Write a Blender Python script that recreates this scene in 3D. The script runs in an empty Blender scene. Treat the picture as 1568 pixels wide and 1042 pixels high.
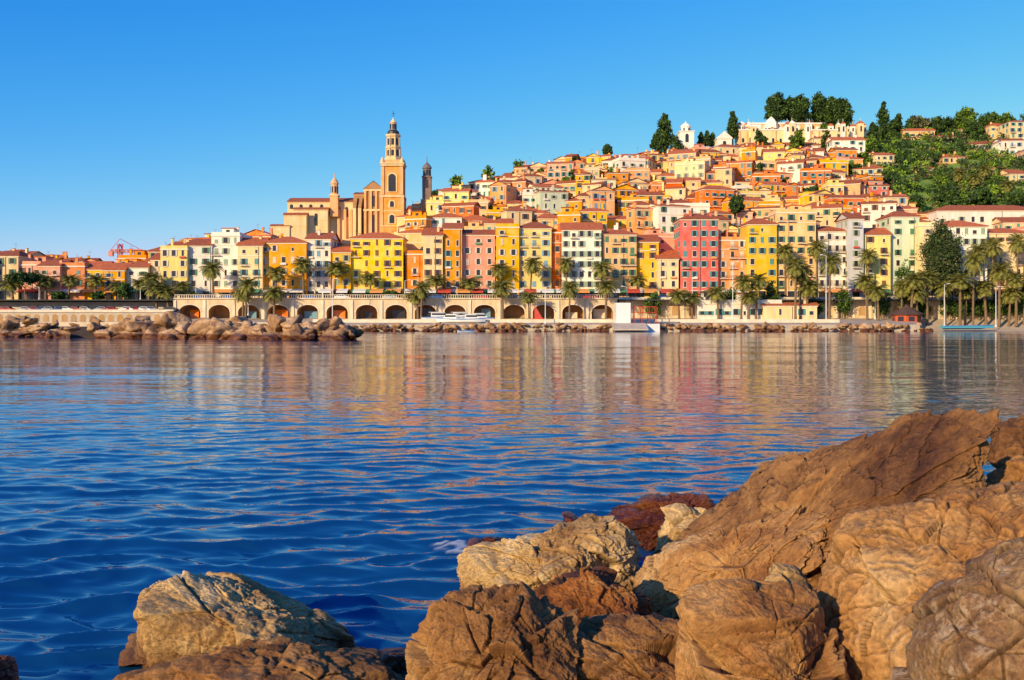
import bpy, bmesh, math, random
import numpy as np
from mathutils import Vector, Matrix
random.seed(7); rng=np.random.default_rng(7)
R=random.random
def U(a,b): return a+(b-a)*random.random()
sc=bpy.context.scene
# ------------------------------------------------------------ survey helpers
F=1524.4; CX=784.0; HY=488.0; CZ=3.2
def bx(b,D): return (b-CX)/F*D          # bearing -> world x at distance D
def bz(e,D): return CZ+(HY-e)/F*D       # elevation -> world z at distance D
# ------------------------------------------------------------ numpy noise
_perm=rng.permutation(256); _perm=np.concatenate([_perm,_perm,_perm])
_g=rng.normal(size=(256,3)); _g/=np.linalg.norm(_g,axis=1)[:,None]
def noise3(p):
    p=np.asarray(p,float); i=np.floor(p).astype(int); f=p-i; i&=255
    w=f*f*f*(f*(f*6-15)+10); out=0
    for dx in (0,1):
        for dy in (0,1):
            for dz in (0,1):
                h=_perm[(_perm[(_perm[(i[:,0]+dx)&255]+i[:,1]+dy)&255]+i[:,2]+dz)&255]
                g=_g[h]
                d=(g[:,0]*(f[:,0]-dx)+g[:,1]*(f[:,1]-dy)+g[:,2]*(f[:,2]-dz))
                out=out+d*(w[:,0] if dx else 1-w[:,0])*(w[:,1] if dy else 1-w[:,1])*(w[:,2] if dz else 1-w[:,2])
    return out
def fbm(p,o=4,g=0.5):
    s=0;a=1
    for k in range(o):
        s=s+a*noise3(p*(2.03**k)+k*17.3); a*=g
    return s
# ------------------------------------------------------------ materials
def newmat(name):
    m=bpy.data.materials.new(name); m.use_nodes=True
    return m,m.node_tree.nodes,m.node_tree.links,m.node_tree.nodes['Principled BSDF']
def mat(name,c,rough=0.8,var=0.15,scale=1.0,bump=0.0,bscale=8.0,objvar=0.0,spec=0.3,island=0.0,metal=0,coords='Object',streak=False):
    m,N,L,b=newmat(name)
    b.inputs['Roughness'].default_value=rough
    b.inputs['Specular IOR Level'].default_value=spec
    b.inputs['Metallic'].default_value=metal
    tc=N.new('ShaderNodeTexCoord'); mp=N.new('ShaderNodeMapping')
    L.new(tc.outputs[coords],mp.inputs[0])
    if streak: mp.inputs['Scale'].default_value=(1,1,0.25)
    nz=N.new('ShaderNodeTexNoise'); nz.inputs['Scale'].default_value=scale; nz.inputs['Detail'].default_value=6; nz.inputs['Roughness'].default_value=0.65
    L.new(mp.outputs[0],nz.inputs[0])
    mr=N.new('ShaderNodeMapRange'); mr.inputs[1].default_value=0.3; mr.inputs[2].default_value=0.7; mr.inputs[3].default_value=1-var; mr.inputs[4].default_value=1+var
    L.new(nz.outputs[0],mr.inputs[0])
    hs=N.new('ShaderNodeHueSaturation'); hs.inputs['Color'].default_value=(*c,1)
    val=mr.outputs[0]
    def addrand(out,amt,val):
        r=N.new('ShaderNodeMapRange'); r.inputs[3].default_value=1-amt; r.inputs[4].default_value=1+amt
        L.new(out,r.inputs[0]); mu=N.new('ShaderNodeMath'); mu.operation='MULTIPLY'
        L.new(val,mu.inputs[0]); L.new(r.outputs[0],mu.inputs[1]); return mu.outputs[0]
    if objvar:
        oi=N.new('ShaderNodeObjectInfo'); val=addrand(oi.outputs['Random'],objvar,val)
        r=N.new('ShaderNodeMapRange'); r.inputs[3].default_value=0.5-objvar*0.08; r.inputs[4].default_value=0.5+objvar*0.08
        L.new(oi.outputs['Random'],r.inputs[0]); L.new(r.outputs[0],hs.inputs['Hue'])
    if island:
        ge=N.new('ShaderNodeNewGeometry'); val=addrand(ge.outputs['Random Per Island'],island,val)
    L.new(val,hs.inputs['Value'])
    if streak:   # weathered, sun-bleached patches
        n4=N.new('ShaderNodeTexNoise'); n4.inputs['Scale'].default_value=0.35; n4.inputs['Detail'].default_value=7; n4.inputs['Roughness'].default_value=0.7
        L.new(tc.outputs[coords],n4.inputs[0]); r4=N.new('ShaderNodeMapRange'); r4.inputs[1].default_value=.35; r4.inputs[2].default_value=.7; r4.inputs[3].default_value=1.2; r4.inputs[4].default_value=.92
        L.new(n4.outputs[0],r4.inputs[0]); L.new(r4.outputs[0],hs.inputs['Saturation'])
    L.new(hs.outputs[0],b.inputs['Base Color'])
    if bump:
        n2=N.new('ShaderNodeTexNoise'); n2.inputs['Scale'].default_value=bscale; n2.inputs['Detail'].default_value=8
        L.new(tc.outputs[coords],n2.inputs[0]); bp=N.new('ShaderNodeBump'); bp.inputs['Strength'].default_value=bump; bp.inputs['Distance'].default_value=0.1
        L.new(n2.outputs[0],bp.inputs['Height']); L.new(bp.outputs[0],b.inputs['Normal'])
    return m
WC=dict(cream=(0.87,0.66,0.37),white=(0.88,0.80,0.67),yellow=(0.88,0.56,0.11),lemon=(0.88,0.70,0.27),orange=(0.86,0.38,0.09),
 peach=(0.87,0.50,0.25),salmon=(0.86,0.38,0.18),pink=(0.86,0.43,0.30),coral=(0.84,0.26,0.10),ochre=(0.84,0.44,0.08),
 red=(0.70,0.12,0.04),rose=(0.84,0.25,0.19),mint=(0.68,0.74,0.54),grey=(0.66,0.64,0.63),sand=(0.85,0.57,0.31),stone_and_shade=(0.46,0.27,0.14))  # last brown also serves as painted shade on the church facade
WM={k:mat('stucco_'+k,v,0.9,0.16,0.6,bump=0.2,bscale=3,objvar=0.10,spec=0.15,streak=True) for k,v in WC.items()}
def roofmat():
    m,N,L,b=newmat('terracotta_tiles'); b.inputs['Roughness'].default_value=0.85
    tc=N.new('ShaderNodeTexCoord'); nz=N.new('ShaderNodeTexNoise'); nz.inputs['Scale'].default_value=1.3; nz.inputs['Detail'].default_value=8; nz.inputs['Roughness'].default_value=0.75
    L.new(tc.outputs['Object'],nz.inputs[0]); cr=N.new('ShaderNodeValToRGB')
    cr.color_ramp.elements[0].position=0.3; cr.color_ramp.elements[0].color=(0.38,0.065,0.018,1)
    cr.color_ramp.elements[1].position=0.72; cr.color_ramp.elements[1].color=(0.82,0.23,0.06,1)
    L.new(nz.outputs[0],cr.inputs[0])
    hs=N.new('ShaderNodeHueSaturation'); oi=N.new('ShaderNodeObjectInfo'); r=N.new('ShaderNodeMapRange'); r.inputs[3].default_value=0.65; r.inputs[4].default_value=1.2
    L.new(oi.outputs['Random'],r.inputs[0]); L.new(r.outputs[0],hs.inputs['Value']); L.new(cr.outputs[0],hs.inputs['Color']); L.new(hs.outputs[0],b.inputs['Base Color'])
    wv=N.new('ShaderNodeTexWave'); wv.inputs['Scale'].default_value=1.6; wv.bands_direction='X'; L.new(tc.outputs['Object'],wv.inputs[0])
    bp=N.new('ShaderNodeBump'); bp.inputs['Strength'].default_value=0.5; bp.inputs['Distance'].default_value=0.1; L.new(wv.outputs['Fac'],bp.inputs['Height']); L.new(bp.outputs[0],b.inputs['Normal'])
    return m
ROOF=roofmat()
TRIM=mat('painted_trim',(0.84,0.72,0.55),0.8,0.1)
GLASS=mat('window_glass',(0.035,0.028,0.03),0.2,0.3,3,spec=0.6)
SHUT=[mat('shutter_'+n,c,0.6,0.15,2) for n,c in dict(green=(0.08,0.22,0.12),blue=(0.18,0.34,0.44),brown=(0.24,0.10,0.04),sage=(0.32,0.40,0.27),cream=(0.66,0.56,0.42),teal=(0.10,0.30,0.30)).items()]
METAL=mat('dark_metal',(0.05,0.05,0.055),0.5,0.1,metal=0.3)
WHITE=mat('white_paint',(0.8,0.8,0.78),0.4,0.05)
CONC=mat('pale_concrete',(0.58,0.46,0.34),0.9,0.2,0.6,bump=0.3)
SEAW=mat('seawall_plaster',(0.72,0.55,0.36),0.9,0.25,0.5,bump=0.3,streak=True)
SEAT=mat('seawall_trim',(0.78,0.65,0.48),0.9,0.2,0.5,bump=0.2)
AWN=[mat('awning_'+n,c,0.8,0.1) for n,c in dict(white=(0.8,0.76,0.7),orange=(0.8,0.35,0.1),red=(0.6,0.08,0.05),green=(0.1,0.3,0.15)).items()]
def leafm(n,c,v=0.45):
    return mat(n,c,0.65,0.35,0.6,island=v,spec=0.2)
LD=leafm('foliage_dark',(0.040,0.075,0.020)); LM=leafm('foliage_mid',(0.085,0.15,0.024)); LB=leafm('foliage_bright',(0.20,0.31,0.025)); LO=leafm('foliage_olive',(0.14,0.14,0.06))
LP=leafm('palm_frond',(0.22,0.21,0.045)); LPD=leafm('palm_dry',(0.34,0.20,0.08)); BARK=mat('bark',(0.22,0.14,0.08),0.95,0.3,4,bump=0.8,bscale=6)
# ------------------------------------------------------------ mesh builder
class MB:
    def __init__(s): s.v=[];s.f=[];s.m=[]
    def poly(s,pts,mi=0):
        n=len(s.v); s.v.extend(pts); s.f.append(tuple(range(n,n+len(pts)))); s.m.append(mi)
    def quads(s,V,mi):
        n=len(s.v);k=len(V);s.v.extend(V.reshape(-1,3).tolist());s.f.extend([(n+4*i,n+4*i+1,n+4*i+2,n+4*i+3) for i in range(k)]);s.m.extend(mi)
    def hexa(s,p,mi=0):   # p: 4 bottom, 4 top
        n=len(s.v); s.v.extend(p)
        for q in ((3,2,1,0),(4,5,6,7),(0,1,5,4),(1,2,6,5),(2,3,7,6),(3,0,4,7)):
            s.f.append(tuple(n+k for k in q)); s.m.append(mi)
    def box(s,x0,x1,y0,y1,z0,z1,mi=0):
        s.hexa([(x0,y0,z0),(x1,y0,z0),(x1,y1,z0),(x0,y1,z0),(x0,y0,z1),(x1,y0,z1),(x1,y1,z1),(x0,y1,z1)],mi)
    def fbox(s,o,u,n,a0,a1,b0,b1,z0,z1,mi=0):
        P=lambda a,b,z:(o[0]+u[0]*a+n[0]*b,o[1]+u[1]*a+n[1]*b,z)
        s.hexa([P(a0,b1,z0),P(a1,b1,z0),P(a1,b0,z0),P(a0,b0,z0),P(a0,b1,z1),P(a1,b1,z1),P(a1,b0,z1),P(a0,b0,z1)],mi)
    def rings(s,cx,cy,prof,n=8,mi=0,rot=0,cap=True):  # prof: (r,z)
        b=len(s.v)
        for r,z in prof:
            for k in range(n):
                a=rot+2*math.pi*k/n; s.v.append((cx+r*math.cos(a),cy+r*math.sin(a),z))
        for j in range(len(prof)-1):
            for k in range(n):
                k2=(k+1)%n; s.f.append((b+j*n+k,b+j*n+k2,b+(j+1)*n+k2,b+(j+1)*n+k)); s.m.append(mi)
        if cap:
            s.f.append(tuple(b+(len(prof)-1)*n+k for k in range(n))); s.m.append(mi)
    def tube(s,p0,p1,r0,r1,n=6,mi=0):
        p0=Vector(p0);p1=Vector(p1);d=(p1-p0).normalized(); a=d.orthogonal().normalized(); c=d.cross(a); b=len(s.v)
        for p,r in((p0,r0),(p1,r1)):
            for k in range(n):
                t=2*math.pi*k/n; s.v.append(tuple(p+a*(r*math.cos(t))+c*(r*math.sin(t))))
        for k in range(n):
            k2=(k+1)%n; s.f.append((b+k,b+k2,b+n+k2,b+n+k)); s.m.append(mi)
        s.f.append(tuple(b+n+k for k in range(n))); s.m.append(mi)
    def mesh(s,name,mats,smooth=False):
        me=bpy.data.meshes.new(name); me.from_pydata(s.v,[],s.f)
        for m in mats: me.materials.append(m)
        me.polygons.foreach_set('material_index',s.m)
        if smooth: me.polygons.foreach_set('use_smooth',[True]*len(s.f))
        me.update(); return me
    def obj(s,name,mats,loc=(0,0,0),rz=0,smooth=False):
        return place(name,s.mesh(name,mats,smooth),loc,rz)
def place(name,me,loc=(0,0,0),rz=0,scale=1):
    o=bpy.data.objects.new(name,me); o.location=loc; o.rotation_euler=(0,0,rz); o.scale=(scale,)*3 if not isinstance(scale,tuple) else scale
    sc.collection.objects.link(o); return o
def np_obj(name,V,Fa,mats,smooth=True,mi=None):
    V=np.asarray(V,np.float32);Fa=np.asarray(Fa,np.int32); k=Fa.shape[1]
    me=bpy.data.meshes.new(name); me.vertices.add(len(V)); me.vertices.foreach_set('co',V.ravel())
    me.loops.add(Fa.size); me.loops.foreach_set('vertex_index',Fa.ravel())
    me.polygons.add(len(Fa)); me.polygons.foreach_set('loop_start',np.arange(len(Fa),dtype=np.int32)*k)
    me.polygons.foreach_set('loop_total',np.full(len(Fa),k,np.int32))
    me.polygons.foreach_set('use_smooth',np.full(len(Fa),smooth))
    for m in mats: me.materials.append(m)
    if mi is not None: me.polygons.foreach_set('material_index',np.asarray(mi,np.int32))
    me.update(calc_edges=True); return place(name,me)
# ------------------------------------------------------------ terrain
SP=[-400,0,200,330,430,520,620,700,800,900,1000,1100,1160,1300,1340,1450,1568,2000]
SE=[440,430,425,402,380,352,332,302,282,260,250,236,212,212,208,208,200,190]
DP=[-400,0,430,700,900,1200,1568,2000]; DE=[330,330,340,380,420,450,470,480]
CP=[-400,0,150,230,290,330,430,618,640,700,750,820,900,1000,1050,1130,1180,1320,1400,2000]
CE=[385,385,398,382,370,362,354,352,300,280,270,246,236,230,228,222,214,236,330,330]
def Tz(x,y):
    b=x/max(y,50)*F+CX
    if y<243: return -3
    if y<262: return -1.5
    if y<268.5: return 1.5
    if y<286: return 8.15
    dr=np.interp(b,DP,DE); zr=bz(np.interp(b,SP,SE),dr); t=(y-286)/(dr-286)
    if t<=1: return 8.2+(zr-8.2)*max(t,0)**0.85
    return max(4,zr-(y-dr)*0.25-((y-dr)**2)*0.0005)
ys=[-400,0,100,200,242.9,243.1,250,255,261.9,262,268.4,268.6,277,286]+list(np.arange(289,520,5))+[560,620,700,800,1000,1500,2500,4000]
us=np.concatenate([[-4000,-1500],np.arange(-600,2300,14),[3500,6000]])
V=[];n=len(us)
for y in ys:
    for u in us:
        x=(u-CX)/F*max(y,240); V.append((x,y,Tz(x,y)+(0 if y<290 or y>520 else 1.0*math.sin(x*.21)*math.cos(y*.17))-0.02))
Fq=[(j*n+i,j*n+i+1,(j+1)*n+i+1,(j+1)*n+i) for j in range(len(ys)-1) for i in range(n-1)]
def terr_mat():
    m,N,L,b=newmat('hillside_soil'); b.inputs['Roughness'].default_value=0.95
    tc=N.new('ShaderNodeTexCoord'); nz=N.new('ShaderNodeTexNoise'); nz.inputs['Scale'].default_value=0.12; nz.inputs['Detail'].default_value=10; nz.inputs['Roughness'].default_value=0.7
    L.new(tc.outputs['Object'],nz.inputs[0]); cr=N.new('ShaderNodeValToRGB'); e=cr.color_ramp.elements
    e[0].position=0.35;e[0].color=(0.06,0.10,0.02,1);e[1].position=0.7;e[1].color=(0.34,0.24,0.10,1); x=e.new(0.53);x.color=(0.17,0.30,0.03,1)
    L.new(nz.outputs[0],cr.inputs[0]);L.new(cr.outputs[0],b.inputs['Base Color']); return m
np_obj('hillside_ground',V,Fq,[terr_mat()])
# ------------------------------------------------------------ buildings
def building(name,x,yf,zb,w,d,h,rot,col,roof='gable',front=False,shut=None,side=True,deep=8,cols=None,sparse=0.1):
    mb=MB(); W=w/2; Dp=d/2
    mb.box(-W,W,-Dp,Dp,-deep,h,0)
    nf=max(1,round(h/3.0)); sh=h/nf
    bal=random.choice((.06,.16,.16,.45)); cwt=U(2.0,2.8); jit=0 if front else .22; st0=random.choice((.06,.14,.3))
    faces=[((-W,-Dp),(1,0),(0,-1),w),((W,-Dp),(0,1),(1,0),d),((-W,Dp),(0,-1),(-1,0),d)]
    for fi,(o,u,nn,ln) in enumerate(faces):
        if fi and not side: continue
        nc=cols if (cols and fi==0) else max(1,int(ln/(cwt if fi==0 else 3.3))); cw=ln/nc
        for k in range(nf):
            for c in range(nc):
                if R()<sparse+(0.25 if fi else 0): continue
                a=(c+.5)*cw+U(-jit,jit); z0=k*sh+0.85+U(-jit,jit)*.5; ww=U(.42,.55) if R()<.85 else U(.25,.35); hh=1.6 if k<nf-1 or R()<.5 else 1.0
                if k==0:
                    if front and fi==0:
                        mb.fbox(o,u,nn,a-.95,a+.95,0,.05,0.05,2.55,3)
                        mb.fbox(o,u,nn,a-1.05,a+1.05,0,.1,2.56,2.75,2)
                        continue
                    z0=k*sh+0.9
                st=R()
                if st<st0:
                    mb.fbox(o,u,nn,a-ww,a+ww,0,.1,z0,z0+hh,4)
                else:
                    mb.fbox(o,u,nn,a-ww-.08,a+ww+.08,0,.05,z0-.08,z0+hh+.1,2)
                    mb.fbox(o,u,nn,a-ww,a+ww,.0,.075,z0+.02,z0+hh,3)
                    if cw>1.9 and st<0.85 and ww>.4:
                        mb.fbox(o,u,nn,a-ww-.5,a-ww-.02,.052,.14,z0,z0+hh,4); mb.fbox(o,u,nn,a+ww+.02,a+ww+.5,.052,.14,z0,z0+hh,4)
                mb.fbox(o,u,nn,a-ww-.15,a+ww+.15,.0,.2,z0-.22,z0-.11,2)
                if fi==0 and k and R()<bal:
                    mb.fbox(o,u,nn,a-1.1,a+1.1,.0,.9,z0-.5,z0-.36,2)
                    mb.fbox(o,u,nn,a-1.1,a+1.1,.84,.88,z0+.5,z0+.56,5)
                    for q in range(9): mb.fbox(o,u,nn,a-1.09+q*.27,a-1.05+q*.27,.84,.88,z0-.36,z0+.5,5)
                elif fi==0 and k and R()<.08:
                    mb.fbox(o,u,nn,a-.8,a+.8,.2,.5,z0-.6,z0-.1,random.choice((6,2,4)))
            if fi==0 and k and k==nf-1 and R()<.35: mb.fbox(o,u,nn,-.02,ln+.02,.0,.1,k*sh+.1,k*sh+.3,2)
        if fi==0 and R()<.5:
            a=U(.3,ln-.3); mb.fbox(o,u,nn,a-.05,a+.05,.0,.12,-1,h-.36,5)
        if fi==0 and front and R()<.7:
            aw=0; mb.fbox(o,u,nn,.3,ln-.3,.11,.2,2.8,3.2,2)
            P=lambda a,b,z:(o[0]+u[0]*a+nn[0]*b,o[1]+u[1]*a+nn[1]*b,z)
            mb.poly([P(.5,.2,3.15),P(ln-.5,.2,3.15),P(ln-.5,2.2,2.4),P(.5,2.2,2.4)],6)
            mb.poly([P(.5,2.2,2.4),P(ln-.5,2.2,2.4),P(ln-.5,2.2,2.15),P(.5,2.2,2.15)],6)
    if not front and R()<.4:
        s=random.choice((-1,1));aw=U(2,3.6);ah=h*U(.5,.8);x0,x1=(W+.02,W+aw) if s>0 else (-W-aw,-W-.02)
        mb.box(x0,x1,-Dp*.8,Dp*.6,-deep,ah,0);mb.box(x0-.15,x1+.15,-Dp*.8-.25,Dp*.6+.2,ah,ah+.22,random.choice((1,1,2)))
        for k in range(int(ah/3.1)): mb.box((x0+x1)/2-.45,(x0+x1)/2+.45,-Dp*.8-.07,-Dp*.8,k*3.1+.9,k*3.1+2.4,3)
    mb.box(-W-.18,W+.18,-Dp-.18,Dp+.18,h-.35,h-.02,2)
    if roof=='flat':
        t=.25; H=h+.9
        mb.box(-W,W,-Dp,-Dp+t,h,H,0);mb.box(-W,W,Dp-t,Dp,h,H,0);mb.box(-W,-W+t,-Dp+t,Dp-t,h,H,0);mb.box(W-t,W,-Dp+t,Dp-t,h,H,0)
        if R()<.6:
            a=U(-W*.3,W*.3);mb.box(a-1.6,a+1.6,-.5,Dp-1,h,h+2.4,0);mb.box(a-1.85,a+1.85,-.8,Dp-.8,h+2.4,h+2.6,1); mb.box(a-.5,a+.5,-.56,-.49,h+.1,h+2,3)
    else:
        e=.5; rise=(Dp+e)*U(.27,.40); z=h+.14
        mb.box(-W-e+.03,W+e-.03,-Dp-e+.03,Dp+e-.03,h,z,1)
        x0,x1,y0,y1=-W-e,W+e,-Dp-e,Dp+e
        if roof=='hip' and W>Dp*0.6:
            q=min(Dp,W-.8); A,B=(x0+q+e*.5,0,z+rise),(x1-q-e*.5,0,z+rise)
            mb.poly([(x0,y0,z),(x1,y0,z),B,A],1);mb.poly([(x1,y1,z),(x0,y1,z),A,B],1)
            mb.poly([(x1,y0,z),(x1,y1,z),B],1);mb.poly([(x0,y1,z),(x0,y0,z),A],1)
        elif roof=='side':
            rise=(W+e)*.36
            A,B=(0,y0,z+rise),(0,y1,z+rise)
            mb.poly([(x0,y1,z),(x0,y0,z),A,B],1);mb.poly([(x1,y0,z),(x1,y1,z),B,A],1)
            mb.poly([(x0+e,-Dp,z),(x1-e,-Dp,z),(0,-Dp,z+rise-.12)],0)
        elif roof=='shed':
            rise=(2*Dp)*.18
            mb.poly([(x0,y0,z),(x1,y0,z),(x1,y1,z+rise),(x0,y1,z+rise)],1)
            mb.poly([(x1-e,y0+e,z),(x1-e,y1-e,z),(x1-e,y1-e,z+rise-.1)],0);mb.poly([(x0+e,y1-e,z),(x0+e,y0+e,z),(x0+e,y1-e,z+rise-.1)],0)
        else:
            A,B=(x0,0,z+rise),(x1,0,z+rise)
            mb.poly([(x0,y0,z),(x1,y0,z),B,A],1);mb.poly([(x1,y1,z),(x0,y1,z),A,B],1)
            mb.poly([(W,-Dp,z),(W,Dp,z),(W,0,z+rise-.15)],0);mb.poly([(-W,Dp,z),(-W,-Dp,z),(-W,0,z+rise-.15)],0)
    for _ in range(random.choice((0,1,1,2))):
        a=U(-W+.6,W-.6);b=U(-Dp*.6,Dp*.7);hh=h+U(1.6,3.0)
        mb.box(a-.32,a+.32,b-.28,b+.28,h-.3,hh,0);mb.box(a-.4,a+.4,b-.36,b+.36,hh,hh+.12,1)
    if R()<.35:
        a=U(-W+.6,W-.6);mb.tube((a,0,h),(a,0,h+4),.03,.02,4,5);mb.box(a-.6,a+.6,-.02,.02,h+3.7,h+3.74,5);mb.box(a-.4,a+.4,-.02,.02,h+3.3,h+3.34,5)
    return mb.obj(name,[WM[col],ROOF,TRIM,GLASS,shut or random.choice(SHUT),METAL,random.choice(AWN)],(x,yf+Dp,zb),rot)
NM={k:k+'_townhouse' for k in WC}
front=[(-60,-8,395,'peach'),(-8,28,385,'cream'),(28,62,402,'pink'),(60,92,399,'pink'),(90,128,404,'salmon'),(128,158,405,'ochre'),(158,190,407,'orange'),(192,226,402,'white'),
(231,248,390,'cream'),(246,287,378,'lemon'),(286,323,368,'white'),(323,366,357,'white'),(364,402,368,'cream'),(400,470,364,'orange'),(470,507,358,'white'),(508,536,378,'ochre'),
(537,617,358,'yellow'),(622,650,385,'coral'),(648,678,352,'cream'),(678,706,342,'orange'),(706,757,352,'pink'),(759,794,344,'ochre'),(793,846,342,'lemon'),(847,863,352,'coral'),(862,922,344,'white'),
(922,974,352,'peach'),(972,1009,362,'yellow'),(1008,1040,388,'cream'),(1042,1100,328,'rose'),(1100,1143,364,'salmon'),(1144,1189,336,'yellow'),(1190,1250,322,'peach'),
(1251,1298,346,'white'),(1299,1322,328,'grey'),(1323,1364,352,'lemon'),(1365,1408,324,'mint'),(1408,1436,342,'cream'),(1437,1512,340,'white'),(1512,1580,350,'cream'),(1582,1640,345,'pink')]
for i,(a,b,t,c) in enumerate(front):
    D=276+(i%3)*1.3+U(-.4,.4)
    w=(b-a)*D/F; d=U(10,13); rise=d/2*.32; ztop=bz(t,D)-(rise*.75)
    rf=random.choice(['gable','hip','gable','flat','hip'])
    if c in('rose','yellow') : rf='hip'
    if rf=='flat': ztop+=rise*.4
    building(NM[c],bx((a+b)/2,D),D,8.25,w,d,ztop-8.25,U(-.05,.05),c,rf,front=True)
pal=['cream']*6+['white']*5+['yellow']*3+['lemon']*3+['orange']*4+['peach']*7+['salmon']*4+['pink']*3+['coral']*2+['ochre']*3+['sand']*4+['red']+['mint']
D=290.
while D<452:
    b=-80+U(0,30)
    while b<1600:
        w=U(6,11) if D<330 else random.choice((U(3.8,5.5),U(5,7.5),U(7,11))); wb=w/D*F; c=b+wb/2; b+=wb+(U(-4,1) if R()<.9 else U(5,12))
        dr=np.interp(c,DP,DE)
        if D>dr+4: continue
        if 428<c<628 and 298<D<352: continue
        if c<215 and D>300 and R()<.4: continue
        if c>1355 and D>(318 if c<1450 else 303): continue
        if c>1310 and D>345 and R()<.5: continue
        if c>1255 and D>345 and R()<.35: continue
        if c>1120 and D>(412 if c<1290 else 380): continue
        d=U(5.5,9.5); y=D+U(-5,5); x=bx(c,y); zb=float(Tz(x,y)); h=U(14,21) if D<300 else (U(10,16.5) if D<330 else random.choice((U(5.5,9.5),U(8,12),U(10,15))))
        cap=bz(np.interp(c,CP,CE)+U(-5,14),y)-1.8
        if zb+h>cap: h=cap-zb
        if h<3.5: continue
        col=random.choice(pal)
        building(NM[col],x,y,zb,w,d,h,U(-.45,.35),col,random.choice(['gable','gable','hip','hip','side','flat','shed']),sparse=.12)
    D+=8.2
for (a,b,t,bt,D,c,rf) in [(1436,1590,312,345,296,'white','hip'),(1540,1600,330,372,288,'cream','gable'),(1385,1432,194,222,452,'peach','gable'),(1425,1475,203,228,450,'cream','hip'),
   (1486,1560,214,242,430,'white','hip'),(1545,1600,180,214,440,'cream','hip'),(1505,1535,250,276,400,'sand','gable'),(1255,1300,265,300,360,'peach','gable'),(1275,1325,207,235,400,'white','gable'),(1290,1322,236,262,385,'salmon','hip'),(1330,1360,276,305,350,'rose','gable'),
   (1245,1282,205,225,425,'cream','hip'),(1130,1260,216,236,418,'white','hip'),(1296,1330,300,330,330,'cream','gable'),(1372,1420,318,345,305,'peach','hip'),(1280,1312,222,244,392,'orange','gable'),
   (1338,1368,230,258,398,'cream','gable'),(1446,1478,234,262,408,'peach','hip'),(1535,1578,208,240,420,'white','gable'),(1515,1548,186,214,452,'sand','hip'),(1572,1612,222,255,402,'pink','hip'),(1365,1392,296,324,328,'peach','gable'),(1470,1502,192,216,458,'cream','gable'),(1328,1352,250,278,383,'cream','hip'),(1545,1570,258,288,376,'cream','gable'),(1400,1428,250,276,395,'sand','hip')]:
    x=bx((a+b)/2,D); z0=bz(bt,D); building('hillside_villa' if D>340 else 'seafront_hotel',x,D,z0,(b-a)*D/F,10,bz(t,D)-z0-2,U(-.1,.1),c,rf,deep=22)
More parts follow.
